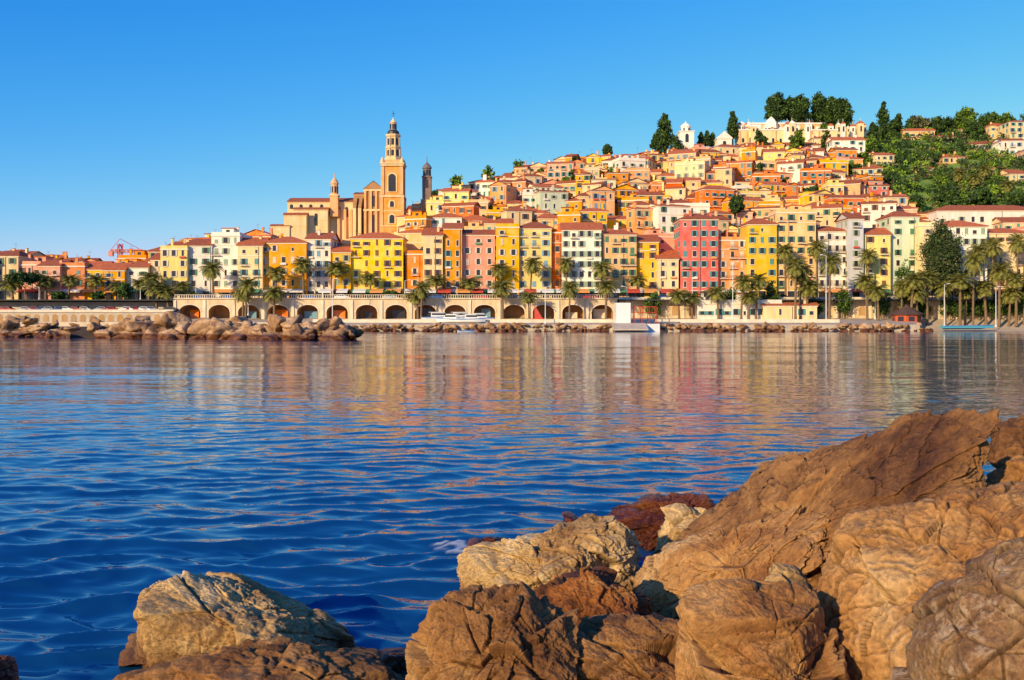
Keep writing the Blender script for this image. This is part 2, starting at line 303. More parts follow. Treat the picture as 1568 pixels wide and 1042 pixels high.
# ------------------------------------------------------------ church
def arch_panel(mb,cx,y,z0,z1,w,mi,n=10,t=.12):
    pts=[(cx-w/2,z0),(cx+w/2,z0)]
    for k in range(n+1):
        a=math.pi*k/n; pts.append((cx+w/2*math.cos(a),z1-w/2+w/2*math.sin(a)))
    A=[(p[0],y-t,p[1]) for p in pts]; mb.poly(A,mi)
    for k in range(len(pts)):
        q=pts[(k+1)%len(pts)];p=pts[k]; mb.poly([(p[0],y-t,p[1]),(q[0],y-t,q[1]),(q[0],y,q[1]),(p[0],y,p[1])],mi)
def church():
    D=322.;mb=MB();k=D/F; cz=lambda e:bz(e,D)
    tx=bx(600,D); ty=D+4
    sq=lambda w:(w/2*math.sqrt(2))
    def stage(w,e0,e1,mi=0,n=4): mb.rings(tx,ty,[(sq(w) if n==4 else w/2,cz(e0)),(sq(w) if n==4 else w/2,cz(e1))],n,mi,math.pi/4 if n==4 else math.pi/8)
    stage(7.2,420,302,8);stage(7.8,302,299,2);stage(6.4,299,254,8);stage(7.4,254,251,2);stage(7.9,251,249,2);stage(6.2,249,244,0);stage(7.6,347,345.5,2);stage(7.45,324,322.5,2)
    for sx in(-1,1):
        for sy in (-1,1):
            mb.box(tx+sx*3.05-.5,tx+sx*3.05+.5,ty+sy*3.05-.5,ty+sy*3.05+.5,cz(298),cz(255),0)
            mb.box(tx+sx*3.35-.5,tx+sx*3.35+.5,ty+sy*3.35-.5,ty+sy*3.35+.5,cz(345.4),cz(302.1),0)
            mb.rings(tx+sx*3.2,ty+sy*3.2,[(.5,cz(249)),(.6,cz(246)),(.1,cz(240))],8,2)
    for(e0,e1,w)in((294,264,2.4),(343,327,1.6),(318,306,1.3)):
        hw=3.2 if e0<300 else 3.6
        arch_panel(mb,tx,ty-hw,cz(e0),cz(e1),w+1.0,2,t=.20); arch_panel(mb,tx,ty-hw,cz(e0-1),cz(e1+2),w,3,t=.26)
        for sx in (-1,1):
            mb.box(tx+sx*hw-.08,tx+sx*hw+.08,ty-w/2,ty+w/2,cz(e0),cz(e1),3)
    mb.rings(tx,ty,[(2.9,cz(246)),(2.9,cz(240)),(2.3,cz(238)),(2.2,cz(226)),(2.6,cz(225)),(2.7,cz(223)),(2.05,cz(222)),(2.0,cz(208)),(2.3,cz(207)),(2.55,cz(205)),(2.55,cz(203.5))],8,7,math.pi/8)
    mb.rings(tx,ty,[(2.0,cz(203.4)),(1.9,cz(199)),(1.5,cz(197)),(1.0,cz(195.5))],12,5)
    mb.rings(tx,ty,[(1.05,cz(196)),(1.0,cz(186)),(1.3,cz(185)),(1.0,cz(183.5)),(.55,cz(181)),(.15,cz(178)),(.12,cz(176))],10,7)
    mb.tube((tx,ty,cz(177)),(tx,ty,cz(166)),.1,.07,5,5); mb.box(tx-.5,tx+.5,ty-.06,ty+.06,cz(171),cz(170.2),5)
    for i in range(8):
        a=math.pi/4*i; c,s_=math.cos(a),math.sin(a)
        for (r,e0,e1,w,mi) in((2.02,237,228,.45,3),(1.86,220,210,.42,3),(.98,195,187,.28,3)):
            o=(tx+c*r,ty+s_*r); mb.fbox(o,(-s_,c),(c,s_),-w,w,-.05,.14,cz(e0),cz(e1),mi)
        a+=math.pi/8;c,s_=math.cos(a),math.sin(a)
        mb.tube((tx+c*2.25,ty+s_*2.25,cz(222)),(tx+c*2.15,ty+s_*2.15,cz(208)),.17,.15,6,2)
        mb.tube((tx+c*2.5,ty+s_*2.5,cz(238)),(tx+c*2.4,ty+s_*2.4,cz(226)),.2,.18,6,2)
    def house(b0,b1,e1,e0,y0,y1,mi=0,rise=1.6):
        x0,x1=bx(b0,D),bx(b1,D);z1=cz(e1);z0=cz(e0)
        mb.box(x0,x1,y0,y1,z0,z1,mi);mb.box(x0-.2,x1+.2,y0-.2,y1+.2,z1-.3,z1-.02,2);ym=(y0+y1)/2
        mb.box(x0-.08,x1+.08,y0-.08,y1+.08,z1-3.6,z1-3.4,2)
        mb.poly([(x0-.4,y0-.4,z1),(x1+.4,y0-.4,z1),(x1+.4,ym,z1+rise),(x0-.4,ym,z1+rise)],1);mb.poly([(x1+.4,y1+.4,z1),(x0-.4,y1+.4,z1),(x0-.4,ym,z1+rise),(x1+.4,ym,z1+rise)],1)
        mb.poly([(x1,y0,z1),(x1,y1,z1),(x1,ym,z1+rise-.1)],mi);mb.poly([(x0,y1,z1),(x0,y0,z1),(x0,ym,z1+rise-.1)],mi)
    Y=D+6
    house(434,536,306,420,Y,Y+12,7,2.0)
    house(448,500,320,420,Y-4,Y-.3,7,.9); house(436,470,330,420,Y-7,Y-4.3,7,.9);house(416,445,347,420,Y-7.5,Y-3,7,.8)
    house(536,586,294,420,Y+1,Y+15,6,1.6)  # brown wall colour stands in for the shade on the facade
    for q,b in enumerate((466,482,514,526)):
        arch_panel(mb,bx(b,D),Y-(0 if b>505 else 4),cz(345 if b<505 else 330),cz(326 if b<505 else 314),1.0,3)
    for b in(440,455,470,487): arch_panel(mb,bx(b,D),Y,cz(317),cz(310),1.0,3)
    for b in(514,524,533): mb.box(bx(b,D)-.4,bx(b,D)+.4,Y-.9,Y-.01,cz(420),cz(318),0)
    fx0,fx1=bx(556,D),bx(584,D); fy=Y-3
    mb.box(fx0,fx1,fy,Y+1,cz(420),cz(288),6)  # same brown, shade painted into the facade front
    mb.poly([(fx0-.4,fy-.2,cz(288)),(fx1+.4,fy-.2,cz(288)),((fx0+fx1)/2,fy-.2,cz(276))],6)
    mb.poly([(fx0-.5,fy-.3,cz(288)),((fx0+fx1)/2,fy-.3,cz(275)),((fx0+fx1)/2,Y+6,cz(275)),(fx0-.5,Y+6,cz(288))],1)
    mb.poly([((fx0+fx1)/2,fy-.3,cz(275)),(fx1+.5,fy-.3,cz(288)),(fx1+.5,Y+6,cz(288)),((fx0+fx1)/2,Y+6,cz(275))],1)
    mb.box(fx0-.3,fx1+.3,fy-.35,fy,cz(291),cz(288.5),2);mb.box(fx0-.3,fx1+.3,fy-.35,fy,cz(322),cz(319),2)
    for q in range(4):
        x=fx0+.3+(fx1-fx0-.6)*q/3; mb.box(x-.35,x+.35,fy-.5,fy,cz(318.9),cz(291.1),0);mb.box(x-.4,x+.4,fy-.55,fy,cz(365),cz(322.1),0)
    arch_panel(mb,(fx0+fx1)/2,fy,cz(315),cz(298),1.5,3);arch_panel(mb,(fx0+fx1)/2,fy,cz(355),cz(328),1.8,3)
    for b,e in((541,300),(549,300)):
        mb.box(bx(b,D)-.5,bx(b,D)+.5,Y-4,Y+1,cz(420),cz(e+18),2); mb.hexa([(bx(b,D)-.5,Y-4,cz(e+18)),(bx(b,D)+.5,Y-4,cz(e+18)),(bx(b,D)+.5,Y+1,cz(e+18)),(bx(b,D)-.5,Y+1,cz(e+18)),(bx(b,D)-.5,Y-.6,cz(e)),(bx(b,D)+.5,Y-.6,cz(e)),(bx(b,D)+.5,Y+1,cz(e)),(bx(b,D)-.5,Y+1,cz(e))],6)
    sx=bx(508,D); sy=Y-1
    mb.rings(sx,sy,[(sq(2.6),cz(330)),(sq(2.6),cz(298))],4,0,math.pi/4);mb.rings(sx,sy,[(sq(3.1),cz(298)),(sq(3.1),cz(296))],4,2,math.pi/4)
    mb.rings(sx,sy,[(1.25,cz(296)),(1.2,cz(280)),(1.5,cz(279)),(1.3,cz(277.5)),(1.0,cz(274)),(.5,cz(271)),(.15,cz(269)),(.1,cz(262))],8,0)
    for i in range(8):
        a=math.pi/4*i+math.pi/8; c,s_=math.cos(a),math.sin(a); mb.fbox((sx+c*1.12,sy+s_*1.12),(-s_,c),(c,s_),-.26,.26,-.05,.1,cz(293),cz(283),3)
    mb.obj('basilica_church',[WM['peach'],ROOF,WM['cream'],GLASS,SHUT[0],METAL,WM['stone_and_shade'],WM['cream'],mat('church_orange_render',(.82,.40,.15),.9,.2,.6,bump=.2,streak=True)])
    mb=MB();D2=330.;cz2=lambda e:bz(e,D2);x=bx(653,D2);y=D2+2
    mb.rings(x,y,[(sq(2.9),cz2(360)),(sq(2.9),cz2(272)),(sq(3.3),cz2(271)),(sq(3.3),cz2(269.5))],4,0,math.pi/4)
    mb.rings(x,y,[(1.35,cz2(269.5)),(1.3,cz2(258)),(1.65,cz2(257)),(1.6,cz2(255.5)),(1.1,cz2(252)),(.5,cz2(249)),(.15,cz2(247)),(.08,cz2(238))],8,1)
    for i in range(4):
        a=math.pi/2*i; c,s_=math.cos(a),math.sin(a); mb.fbox((x+c*1.45,y+s_*1.45),(-s_,c),(c,s_),-.5,.5,0,.1,cz2(288),cz2(275),2)
    for i in range(8):
        a=math.pi/4*i; c,s_=math.cos(a),math.sin(a); mb.fbox((x+c*1.2,y+s_*1.2),(-s_,c),(c,s_),-.3,.3,0,.16,cz2(268),cz2(260),2)
    mb.obj('chapel_bell_tower',[mat('dark_stone',(0.24,0.17,0.14),0.9,0.25,.8),mat('slate',(0.20,0.17,0.16),0.7,0.2),GLASS])
church()
# ------------------------------------------------------------ hilltop cemetery
def cemetery():
    mb=MB()
    for(a,b,e1,e0,D,mi)in((1132,1282,200,222,432,0),(1150,1262,190,204,442,2),(1215,1282,186,196,450,0)):
        x0,x1=bx(a,D),bx(b,D);z1,z0=bz(e1,D),bz(e0,D);mb.box(x0,x1,D,D+9,z0-10,z1,mi);mb.box(x0-.3,x1+.3,D-.3,D+.2,z1-.1,z1+.5,1)
        n=int((x1-x0)/3.1)
        for i in range(n):
            if R()<.7: arch_panel(mb,x0+(i+.5)*(x1-x0)/n,D,z0+1,z0+U(2.5,3.4),1.0,3,t=.08)
            if R()<.4: mb.box(x0+i*3.1,x0+i*3.1+.5,D-.4,D-.01,z0-8,z1-.2,2)
    for i in range(44):
        D=U(430,452);x=bx(U(1132,1330),D);z=bz(200,D)-1;w=U(.5,1.5);h=U(1.5,4)
        mb.box(x-w,x+w,D-w,D+w,z-6,z+h,1 if R()<.6 else 0);mb.rings(x,D,[(w*1.5,z+h),(w*1.55,z+h+.15),(.1,z+h+w*1.2)],4,random.choice((1,4)),math.pi/4)
        mb.box(x-.35,x+.35,D-w-.06,D-w,z+.3,z+h*.7,3)
        if R()<.4: mb.box(x-.06,x+.06,D-.06,D+.06,z+h,z+h+w*1.2+1.2,1)
    D=440;x=bx(1181,D);mb.rings(x,D,[(3,bz(198,D)),(2.8,bz(189,D)),(1.8,bz(184,D)),(.2,bz(179,D))],6,1)
    mb.obj('hilltop_cemetery',[WM['cream'],WM['white'],WM['peach'],GLASS,ROOF])
    for (b,e1,w,D,nm) in((1050,190,6.0,425,'domed_mausoleum'),(1107,201,6.2,432,'small_chapel')):
        mb=MB();cz=lambda e:bz(e,D);x=bx(b,D);mb.box(-w/2,w/2,-w/2,w/2,cz(250),cz(e1+14));mb.box(-w/2-.3,w/2+.3,-w/2-.3,w/2+.3,cz(e1+14),cz(e1+12.6))
        arch_panel(mb,0,-w/2,cz(e1+30),cz(e1+17),1.4,1)
        if nm[0]=='d':
            mb.rings(0,0,[(2.1,cz(e1+12.6)),(2.1,cz(e1+6)),(2.4,cz(e1+5.5)),(2.0,cz(e1+3)),(1.2,cz(e1)),(.3,cz(e1-1.5)),(.1,cz(e1-4))],12,0)
            for i in range(6):
                a=math.pi/3*i; c,s_=math.cos(a),math.sin(a); mb.fbox((c*2.1,s_*2.1),(-s_,c),(c,s_),-.35,.35,-.1,.05,cz(e1+11.5),cz(e1+7.5),1)
        else:
            mb.poly([(-w/2-.4,-w/2-.3,cz(e1+12.6)),(w/2+.4,-w/2-.3,cz(e1+12.6)),(0,-w/2-.3,cz(e1+2))],0)
            mb.poly([(-w/2-.4,-w/2-.3,cz(e1+12.6)),(0,-w/2-.3,cz(e1+2)),(0,w/2,cz(e1+2)),(-w/2-.4,w/2,cz(e1+12.6))],2);mb.poly([(w/2+.4,-w/2-.3,cz(e1+12.6)),(0,-w/2-.3,cz(e1+2)),(0,w/2,cz(e1+2)),(w/2+.4,w/2,cz(e1+12.6))],2)
        mb.obj(nm,[WM['white'],GLASS,ROOF],(x,D,0))
cemetery()
# ------------------------------------------------------------ waterfront
def arcade():
    D=262.; x0,x1=bx(268,D),bx(945,D); n=15; p=(x1-x0)/n; mb=MB(); zt=8.35; z0=3.6; zs=4.9; r=p*.36; ri=1.9
    for i in range(n):
        c=x0+(i+.5)*p; L,Rr=c-p/2,c+p/2
        mb.poly([(L,D,z0-2),(c-r,D,z0-2),(c-r,D,zs),(c-r,D,zt),(L,D,zt)],0);mb.poly([(c+r,D,z0-2),(Rr,D,z0-2),(Rr,D,zt),(c+r,D,zt),(c+r,D,zs)],0)
        P=[(c-r*math.cos(math.pi*k/14),zs+ri*math.sin(math.pi*k/14)) for k in range(15)]
        for k in range(14):
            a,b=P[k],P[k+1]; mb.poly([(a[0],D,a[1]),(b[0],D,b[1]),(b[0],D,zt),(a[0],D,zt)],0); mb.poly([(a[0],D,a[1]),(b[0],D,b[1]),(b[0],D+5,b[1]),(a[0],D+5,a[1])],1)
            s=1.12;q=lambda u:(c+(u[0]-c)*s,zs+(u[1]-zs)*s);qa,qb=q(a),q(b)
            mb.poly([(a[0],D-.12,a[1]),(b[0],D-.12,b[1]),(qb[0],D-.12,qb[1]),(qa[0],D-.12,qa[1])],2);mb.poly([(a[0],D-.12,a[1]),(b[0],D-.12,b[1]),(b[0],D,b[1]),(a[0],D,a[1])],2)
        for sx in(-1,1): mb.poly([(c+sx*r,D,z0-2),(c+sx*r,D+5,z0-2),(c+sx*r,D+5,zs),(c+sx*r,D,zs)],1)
        mb.box(L-.35,L+.35,D-.25,D-.005,z0-2,zt-.3,2)
        if R()<.7: mb.box(c-r*U(.3,.8),c+r*U(.3,.8),D+3.2,D+3.3,z0-1,z0+U(1.2,2.4),random.choice((3,4,2,5)))
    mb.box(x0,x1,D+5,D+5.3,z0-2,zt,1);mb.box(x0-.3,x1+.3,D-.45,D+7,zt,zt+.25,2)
    mb.box(x0,x1,D-.3,D-.1,zt+1.0,zt+1.12,2)
    for i in range(int((x1-x0)/.6)): mb.box(x0+i*.6,x0+i*.6+.14,D-.28,D-.12,zt+.25,zt+1.0,2)
    mb.obj('arcade_seawall',[SEAW,WM['stone_and_shade'],SEAT,SHUT[1],WM['coral'],GLASS])
arcade()
mb=MB(); 
mb.box(bx(-300,258),bx(266,258),258,262,0,4.8,0);mb.box(bx(-300,258),bx(266,258),257.7,258.1,4.8,5.5,1)
mb.box(bx(-300,268),bx(268,268),266,269,0,7.6,0)
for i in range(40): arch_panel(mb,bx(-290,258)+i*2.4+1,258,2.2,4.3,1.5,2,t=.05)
mb.obj('harbour_wall',[CONC,SEAT,WM['stone_and_shade']])
mb=MB();mb.box(bx(948,266),bx(1900,266),265.5,269,0,7.9,0);mb.box(bx(948,266),bx(1900,266),265.2,265.9,7.9,8.9,1)
for i in range(24):
    x=bx(955+i*26,266); arch_panel(mb,x,265.5,4.0,6.6,1.6,2,t=.06); mb.box(x+2,x+2.5,265.25,265.49,1,7.88,1)
mb.obj('promenade_retaining_wall',[SEAW,SEAT,WM['stone_and_shade']])
mb=MB();mb.hexa([(bx(250,243),243.5,0),(bx(1410,243),243.5,0),(bx(1410,262),262.,0),(bx(250,262),262,0),(bx(250,243),243.5,1.7),(bx(1410,243),243.5,1.7),(bx(1410,262),266,3.3),(bx(250,262),266,3.3)])
mb.box(bx(470,243),bx(1300,243),250,250.4,1.5,3.0,1)
mb.obj('quay_promenade',[mat('quay_paving',(0.54,0.43,0.32),.9,.2,.5),SEAT])
mb=MB();mb.box(-700,700,262.3,275.8,7.9,8.21);mb.box(-700,700,274.5,275.9,8.2,8.33);mb.obj('seafront_road',[mat('asphalt',(0.06,0.06,0.06),.9,.2)])
V=[];Fq=[];nx=60
for j,(y,z) in enumerate(((236,-1.0),(247,-.05),(252,.45),(258,1.4),(266,3.2))):
    for i in range(nx): V.append((bx(1395,y)+i*5,y+ (2*math.sin(i*.4) if 0<j<4 else 0)+ (12-i*1.2 if (i<10 and j<3) else 0)*0.3,z))
for j in range(4):
    for i in range(nx-1): Fq.append((j*nx+i,j*nx+i+1,(j+1)*nx+i+1,(j+1)*nx+i))
np_obj('sand_beach',V,Fq,[mat('beach_sand',(0.60,0.46,0.31),.95,.15,.8,bump=.3)])
building('beach_pavilion',bx(1130,262),260,3.2,22,4,4.0,0,'white','flat',deep=3)
building('beach_pavilion',bx(1205,262),259,3.2,14,4,3.4,0,'cream','gable',deep=3)
for i in range(22):
    b=500+i*26+U(-4,4);D=271.5
    mb=MB();w=U(3,4.2)
    mb.poly([(-w/2,-1.4,2.3),(w/2,-1.4,2.3),(w/2,1.2,3.1),(-w/2,1.2,3.1)],0);mb.poly([(-w/2,-1.4,2.3),(w/2,-1.4,2.3),(w/2,-1.4,1.95),(-w/2,-1.4,1.95)],0)
    for sx in(-1,1):
        for y in(-1.35,1.15): mb.tube((sx*(w/2-.05),y,0),(sx*(w/2-.05),y,2.3 if y<0 else 3.05),.05,.05,5,1)
    mb.obj('restaurant_awning',[random.choice(AWN[:3]+AWN[:1]),METAL],(bx(b,D),D,8.22))
# ------------------------------------------------------------ trees
def palm_mesh(name,H,seed):
    random.seed(seed);mb=MB();lx,ly=U(-.6,.6),U(-.4,.4);P=[]
    for k in range(10):
        t=k/9;P.append((lx*t*t,ly*t*t,H*t))
    for k in range(9): mb.tube(P[k],P[k+1],.34-.012*k if k else .42,.30-.012*k,8,0)
    top=Vector(P[-1])
    mb.rings(top.x,top.y,[(.3,H-1.1),(.6,H-.6),(.65,H-.1),(.3,H+.3)],8,2)
    for i in range(60):
        az=i*2.399+U(-.2,.2); e0=math.radians(82-i*2.1+U(-8,8)); Ln=U(3.0,4.1)*(1 if i<50 else .7); dry=i>52
        p=top.copy();p.z+=.1;ns=11;prev=p.copy();mi=2 if dry else 1
        side=Vector((-math.sin(az),math.cos(az),0))
        for s in range(ns):
            e=e0-1.55*(s/ns)**1.2; d=Vector((math.cos(az)*math.cos(e),math.sin(az)*math.cos(e),math.sin(e)));q=prev+d*(Ln/ns)
            w=.03; mb.poly([tuple(prev-side*w),tuple(prev+side*w),tuple(q+side*w),tuple(q-side*w)],mi)
            if s>0:
                for h in(0,.5):
                    o=prev.lerp(q,h); ll=.8*math.sin(math.pi*min(1,.12+.85*(s+h)/ns))+.12
                    for sg in(-1,1):
                        tip=o+side*sg*ll*.75+d*ll*.5+Vector((0,0,-.38*ll+U(-.1,.1))); mb.poly([tuple(o-d*.07),tuple(o+d*.07),tuple(tip+d*.03),tuple(tip-d*.03)],mi)
            prev=q
    return mb.mesh(name,[BARK,LP,LPD])
PM=[palm_mesh('palm_a',8,1),palm_mesh('palm_b',10,2),palm_mesh('palm_c',12,3)]
random.seed(11)
palms=[(70,432,0),(105,428,0),(145,430,0),(182,440,0),(228,425,0),(240,440,1),(282,440,0),(327,412,0),(376,436,1),(372,450,1),(422,418,0),(465,405,0),(512,410,0),(568,426,0),(645,442,1),(668,430,0),(640,452,1),(718,434,0),(762,412,0),(770,440,1),(812,405,0),(868,404,0),(872,442,1),(920,412,0),(928,438,1),(975,430,0),(1040,452,1),(1060,455,1),(1135,432,1),(1158,430,1),(1147,455,1),(1203,385,0),(1218,408,1),(1250,380,0),(1270,402,1),(1330,392,0),(1328,430,1),(1345,445,1),(1395,430,1),(1405,448,1),(1470,430,1),(1500,385,0),(1520,378,0),(1558,372,0),(1530,415,1),(1556,428,1),(1585,400,1),(1490,400,1),(1448,440,1),(1235,440,1),(1100,448,1),(810,456,1),(1600,430,1),(-30,430,0),(20,436,0),(420,448,1),(1420,425,1),(1478,445,1),(1510,440,1),(1225,418,1),(1545,450,1),(1380,440,1),(1568,445,1),(212,436,0),(258,446,1)]
for b,e,fr in palms:
    D=U(256,260) if fr else U(271.2,273.5); zb=3.0 if fr else 8.2
    if fr and b<270: D=264;zb=4.8
    if b>1400 and fr: zb=1.5
    H=bz(e,D)-zb; k=0 if H<8.6 else (1 if H<11 else 2); H0=(8,10,12)[k]; s=U(.85,1.2); 
    o=place('palm_tree',PM[k],(bx(b,D),D,zb-.3),U(0,6.28),(s,s,max(.3,H/H0)) if H/H0>.7 else (s,s,.7)); 
    if H/H0<=.7: o.location.z=bz(e,D)-8*.7
def leaves(mb,blobs,n,size,mis,shell=.6):
    for (cx,cy,cz,rx,ry,rz) in blobs:
        nc=max(6,int(n/22)); k=max(3,int(n/nc)); rr=np.array([rx,ry,rz])
        u=rng.normal(size=(nc,3));u/=np.linalg.norm(u,axis=1)[:,None];c=np.array([cx,cy,cz])+u*rr*rng.uniform(shell,1.05,(nc,1))
        p=np.repeat(c,k,0)+rng.normal(size=(nc*k,3))*min(rx,ry,rz)*.26
        a=rng.normal(size=(nc*k,3));a/=np.linalg.norm(a,axis=1)[:,None];b=np.cross(a,rng.normal(size=(nc*k,3)));b/=np.linalg.norm(b,axis=1)[:,None]+1e-6
        a*=size*rng.uniform(.3,.6,(nc*k,1));b*=size*rng.uniform(.2,.42,(nc*k,1))
        mb.quads(np.stack([p-a,p+b,p+a,p-b],1),np.repeat(rng.choice(mis,nc),k).tolist())
def tree(name,b,e1,e0,wpx,D,kind,mats=(LD,LM),leaf=1.0,n=900,zb=None):
    k=D/F;x=bx(b,D);z0=bz(e0,D) if zb is None else zb;z1=bz(e1,D);H=z1-z0;w=wpx*k/2;mb=MB()
    mb.tube((0,0,-4),(0,0,H*.5),.05*H*.5+.1,.03*H*.5+.05,7,0)
    B=[];sh=.3
    if kind=='cone':
        for j in range(7):
            t=j/6;B.append((U(-.1,.1)*w,U(-.1,.1)*w,H*(.14+.76*t),w*(.95-.72*t**1.6)*U(.9,1.1),w*(.95-.72*t**1.6),H*.12))
        sh=.1
    elif kind=='umbrella':
        for j in range(4): mb.tube((0,0,H*.45),(w*.6*math.cos(j*1.6),w*.6*math.sin(j*1.6),H*.75),.12,.06,5,0)
        for j in range(6): a=j*1.05;B.append((w*.5*math.cos(a),w*.5*math.sin(a),H*.82,w*.55,w*.55,H*.16))
    else:
        for j in range(3): mb.tube((0,0,H*.3),(w*.5*math.cos(j*2.1),w*.5*math.sin(j*2.1),H*.6),.15,.06,5,0)
        for j in range(9):
            a=j*2.4;t=(j+.5)/9;rr=w*.62*math.sin(math.pi*(.25+.6*t));B.append((rr*math.cos(a)*.8,rr*math.sin(a)*.8,H*(.26+.58*t),w*.52,w*.52,H*.18))
        sh=.2
    leaves(mb,B,int(n/len(B)*2.2),leaf,(1,1,2),sh)
    mb.obj(name,[BARK]+list(mats),(x,D,z0),U(0,6))
for (b,e1,e0,w,D,kd,ms) in[(1190,142,194,29,448,'round',(LD,LM)),(1210,148,194,24,450,'round',(LD,LM)),(1226,146,194,30,446,'round',(LD,LM)),(1256,143,196,32,449,'round',(LD,LM)),(1274,146,197,26,446,'round',(LD,LM)),(1290,150,207,32,444,'round',(LD,LM)),(1182,150,192,20,452,'round',(LD,LM))]:
    tree('stone_pine_tree',b,e1,e0,w,D,kd,ms,n=2600,leaf=1.15)
for (b,e1,e0,w,D) in[(1018,176,230,36,428),(1122,171,212,20,434),(1352,158,216,26,455),(1376,175,212,22,458),(1074,203,224,11,434),(1083,201,224,11,434),(1091,204,224,12,436),(1003,208,228,18,428),(1337,188,218,20,455),(1393,185,214,20,460),(1366,185,214,16,452),(1552,182,214,18,455),(1500,184,212,16,458)]:
    tree('cypress_tree',b,e1,e0,w,D,'cone',n=2200,leaf=1.1)
for (b,e1,e0,w,D,ms) in[(1478,166,202,36,460,(LM,LB)),(1515,172,208,34,462,(LM,LD)),(1538,174,208,30,460,(LM,LB)),(1406,178,208,40,462,(LO,LD)),(1490,186,218,30,455,(LD,LM)),(1560,195,236,38,445,(LD,LM)),(1565,240,262,34,420,(LM,LB)),(1350,212,246,36,440,(LD,LM)),(1330,226,258,30,420,(LD,LM)),(1370,240,270,34,402,(LD,LM)),(1262,190,215,16,440,(LM,LB)),(930,222,240,14,425,(LD,LM)),(1128,300,330,20,300,(LD,LM)),(1245,285,312,26,330,(LD,LM)),(1322,235,262,24,400,(LM,LB)),(1425,226,256,40,425,(LM,LB)),(1390,230,262,44,425,(LD,LM)),(1345,195,222,30,446,(LD,LM)),(1425,190,212,30,462,(LD,LM)),(1455,196,216,26,460,(LD,LB)),(1582,165,205,40,455,(LD,LM)),(1500,232,262,36,415,(LM,LB)),(1420,270,300,40,390,(LD,LM)),(1465,270,305,40,385,(LM,LB)),(1530,272,300,40,380,(LD,LM)),(1380,275,310,34,370,(LD,LM)),(1355,262,292,26,375,(LD,LM)),(1310,252,280,24,370,(LD,LM)),(1440,178,212,34,462,(LD,LM)),(1462,182,212,26,463,(LD,LM)),(1340,300,325,28,345,(LD,LM)),(1400,300,326,34,345,(LD,LM)),(1450,285,318,40,350,(LD,LM)),(1500,290,318,40,345,(LD,LM)),(1560,290,318,40,345,(LM,LD))]:
    tree('broadleaf_tree',b,e1,e0,w,D,'round',ms,n=2200,leaf=1.1)
for b,e,D in((1470,268,370),(1490,275,365),(1505,262,375),(1545,285,360)):
    zz=bz(e,D)-8;place('palm_tree',PM[0],(bx(b,D),D,zz),U(0,6),1.0)
tree('dark_evergreen_tree',1443,340,440,62,267,'round',(LD,LO),leaf=.6,n=11000,zb=7)
tree('umbrella_pine_tree',38,418,452,54,271,'umbrella',n=2500,leaf=.6,zb=8)
for b,e,w in((1180,428,30),(600,444,30),(190,432,26),(1385,395,30),(700,452,26),(1000,446,28),(1290,440,30),(1120,440,24),(1560,450,40),(1500,455,40),(1455,455,36),(300,448,22),(150,446,24),(1350,450,30),(1410,460,30),(1530,452,36),(1475,462,30),(1250,455,24),(860,452,20),(740,450,18),(480,450,20),(90,446,26)):
    tree('promenade_bush',b,e,e+20,w,264 if b>940 else 270,'round',(LM,LD),leaf=.5,n=1200,zb=(3 if b>940 else 8))
for i in range(60):
    b=U(640,1340);D=U(300,425)
    if D>np.interp(b,DP,DE): continue
    x=bx(b,D);z=float(Tz(x,D));e0=HY-(z-CZ)/D*F;tree('garden_tree',b,e0-U(34,52),e0,U(12,24),D,'round',random.choice(((LD,LM),(LM,LB))),n=800,leaf=.9)
mb=MB()
for i in range(1350):
    b=U(1225,1700);D=U(300,478)
    if b<1345 and D<345: continue
    x=bx(b,D);z=float(Tz(x,D));s=U(1.2,3.2)*(1.3 if R()<.2 else 1);mi=random.choice((0,0,0,1,1,2,2,3))
    leaves(mb,[(x,D,z+s*.4,s,s,s*.8)],110,1.0,(mi,mi,random.choice((0,1,2))),.5)
mb.obj('hillside_shrubs',[LD,LM,LB,LO])
mb=MB()
for i in range(14):
    D=325+i*9;b0=1350+U(0,70);
    for q in range(2):
        a=b0+U(0,180);bb=a+U(15,35);x0,x1=bx(a,D),bx(bb,D);z=float(Tz((x0+x1)/2,D));mb.box(x0,x1,D+q*.7,D+.5+q*.7,z-3,z+U(1.0,1.8))
mb.obj('terrace_walls',[WM['stone_and_shade']])
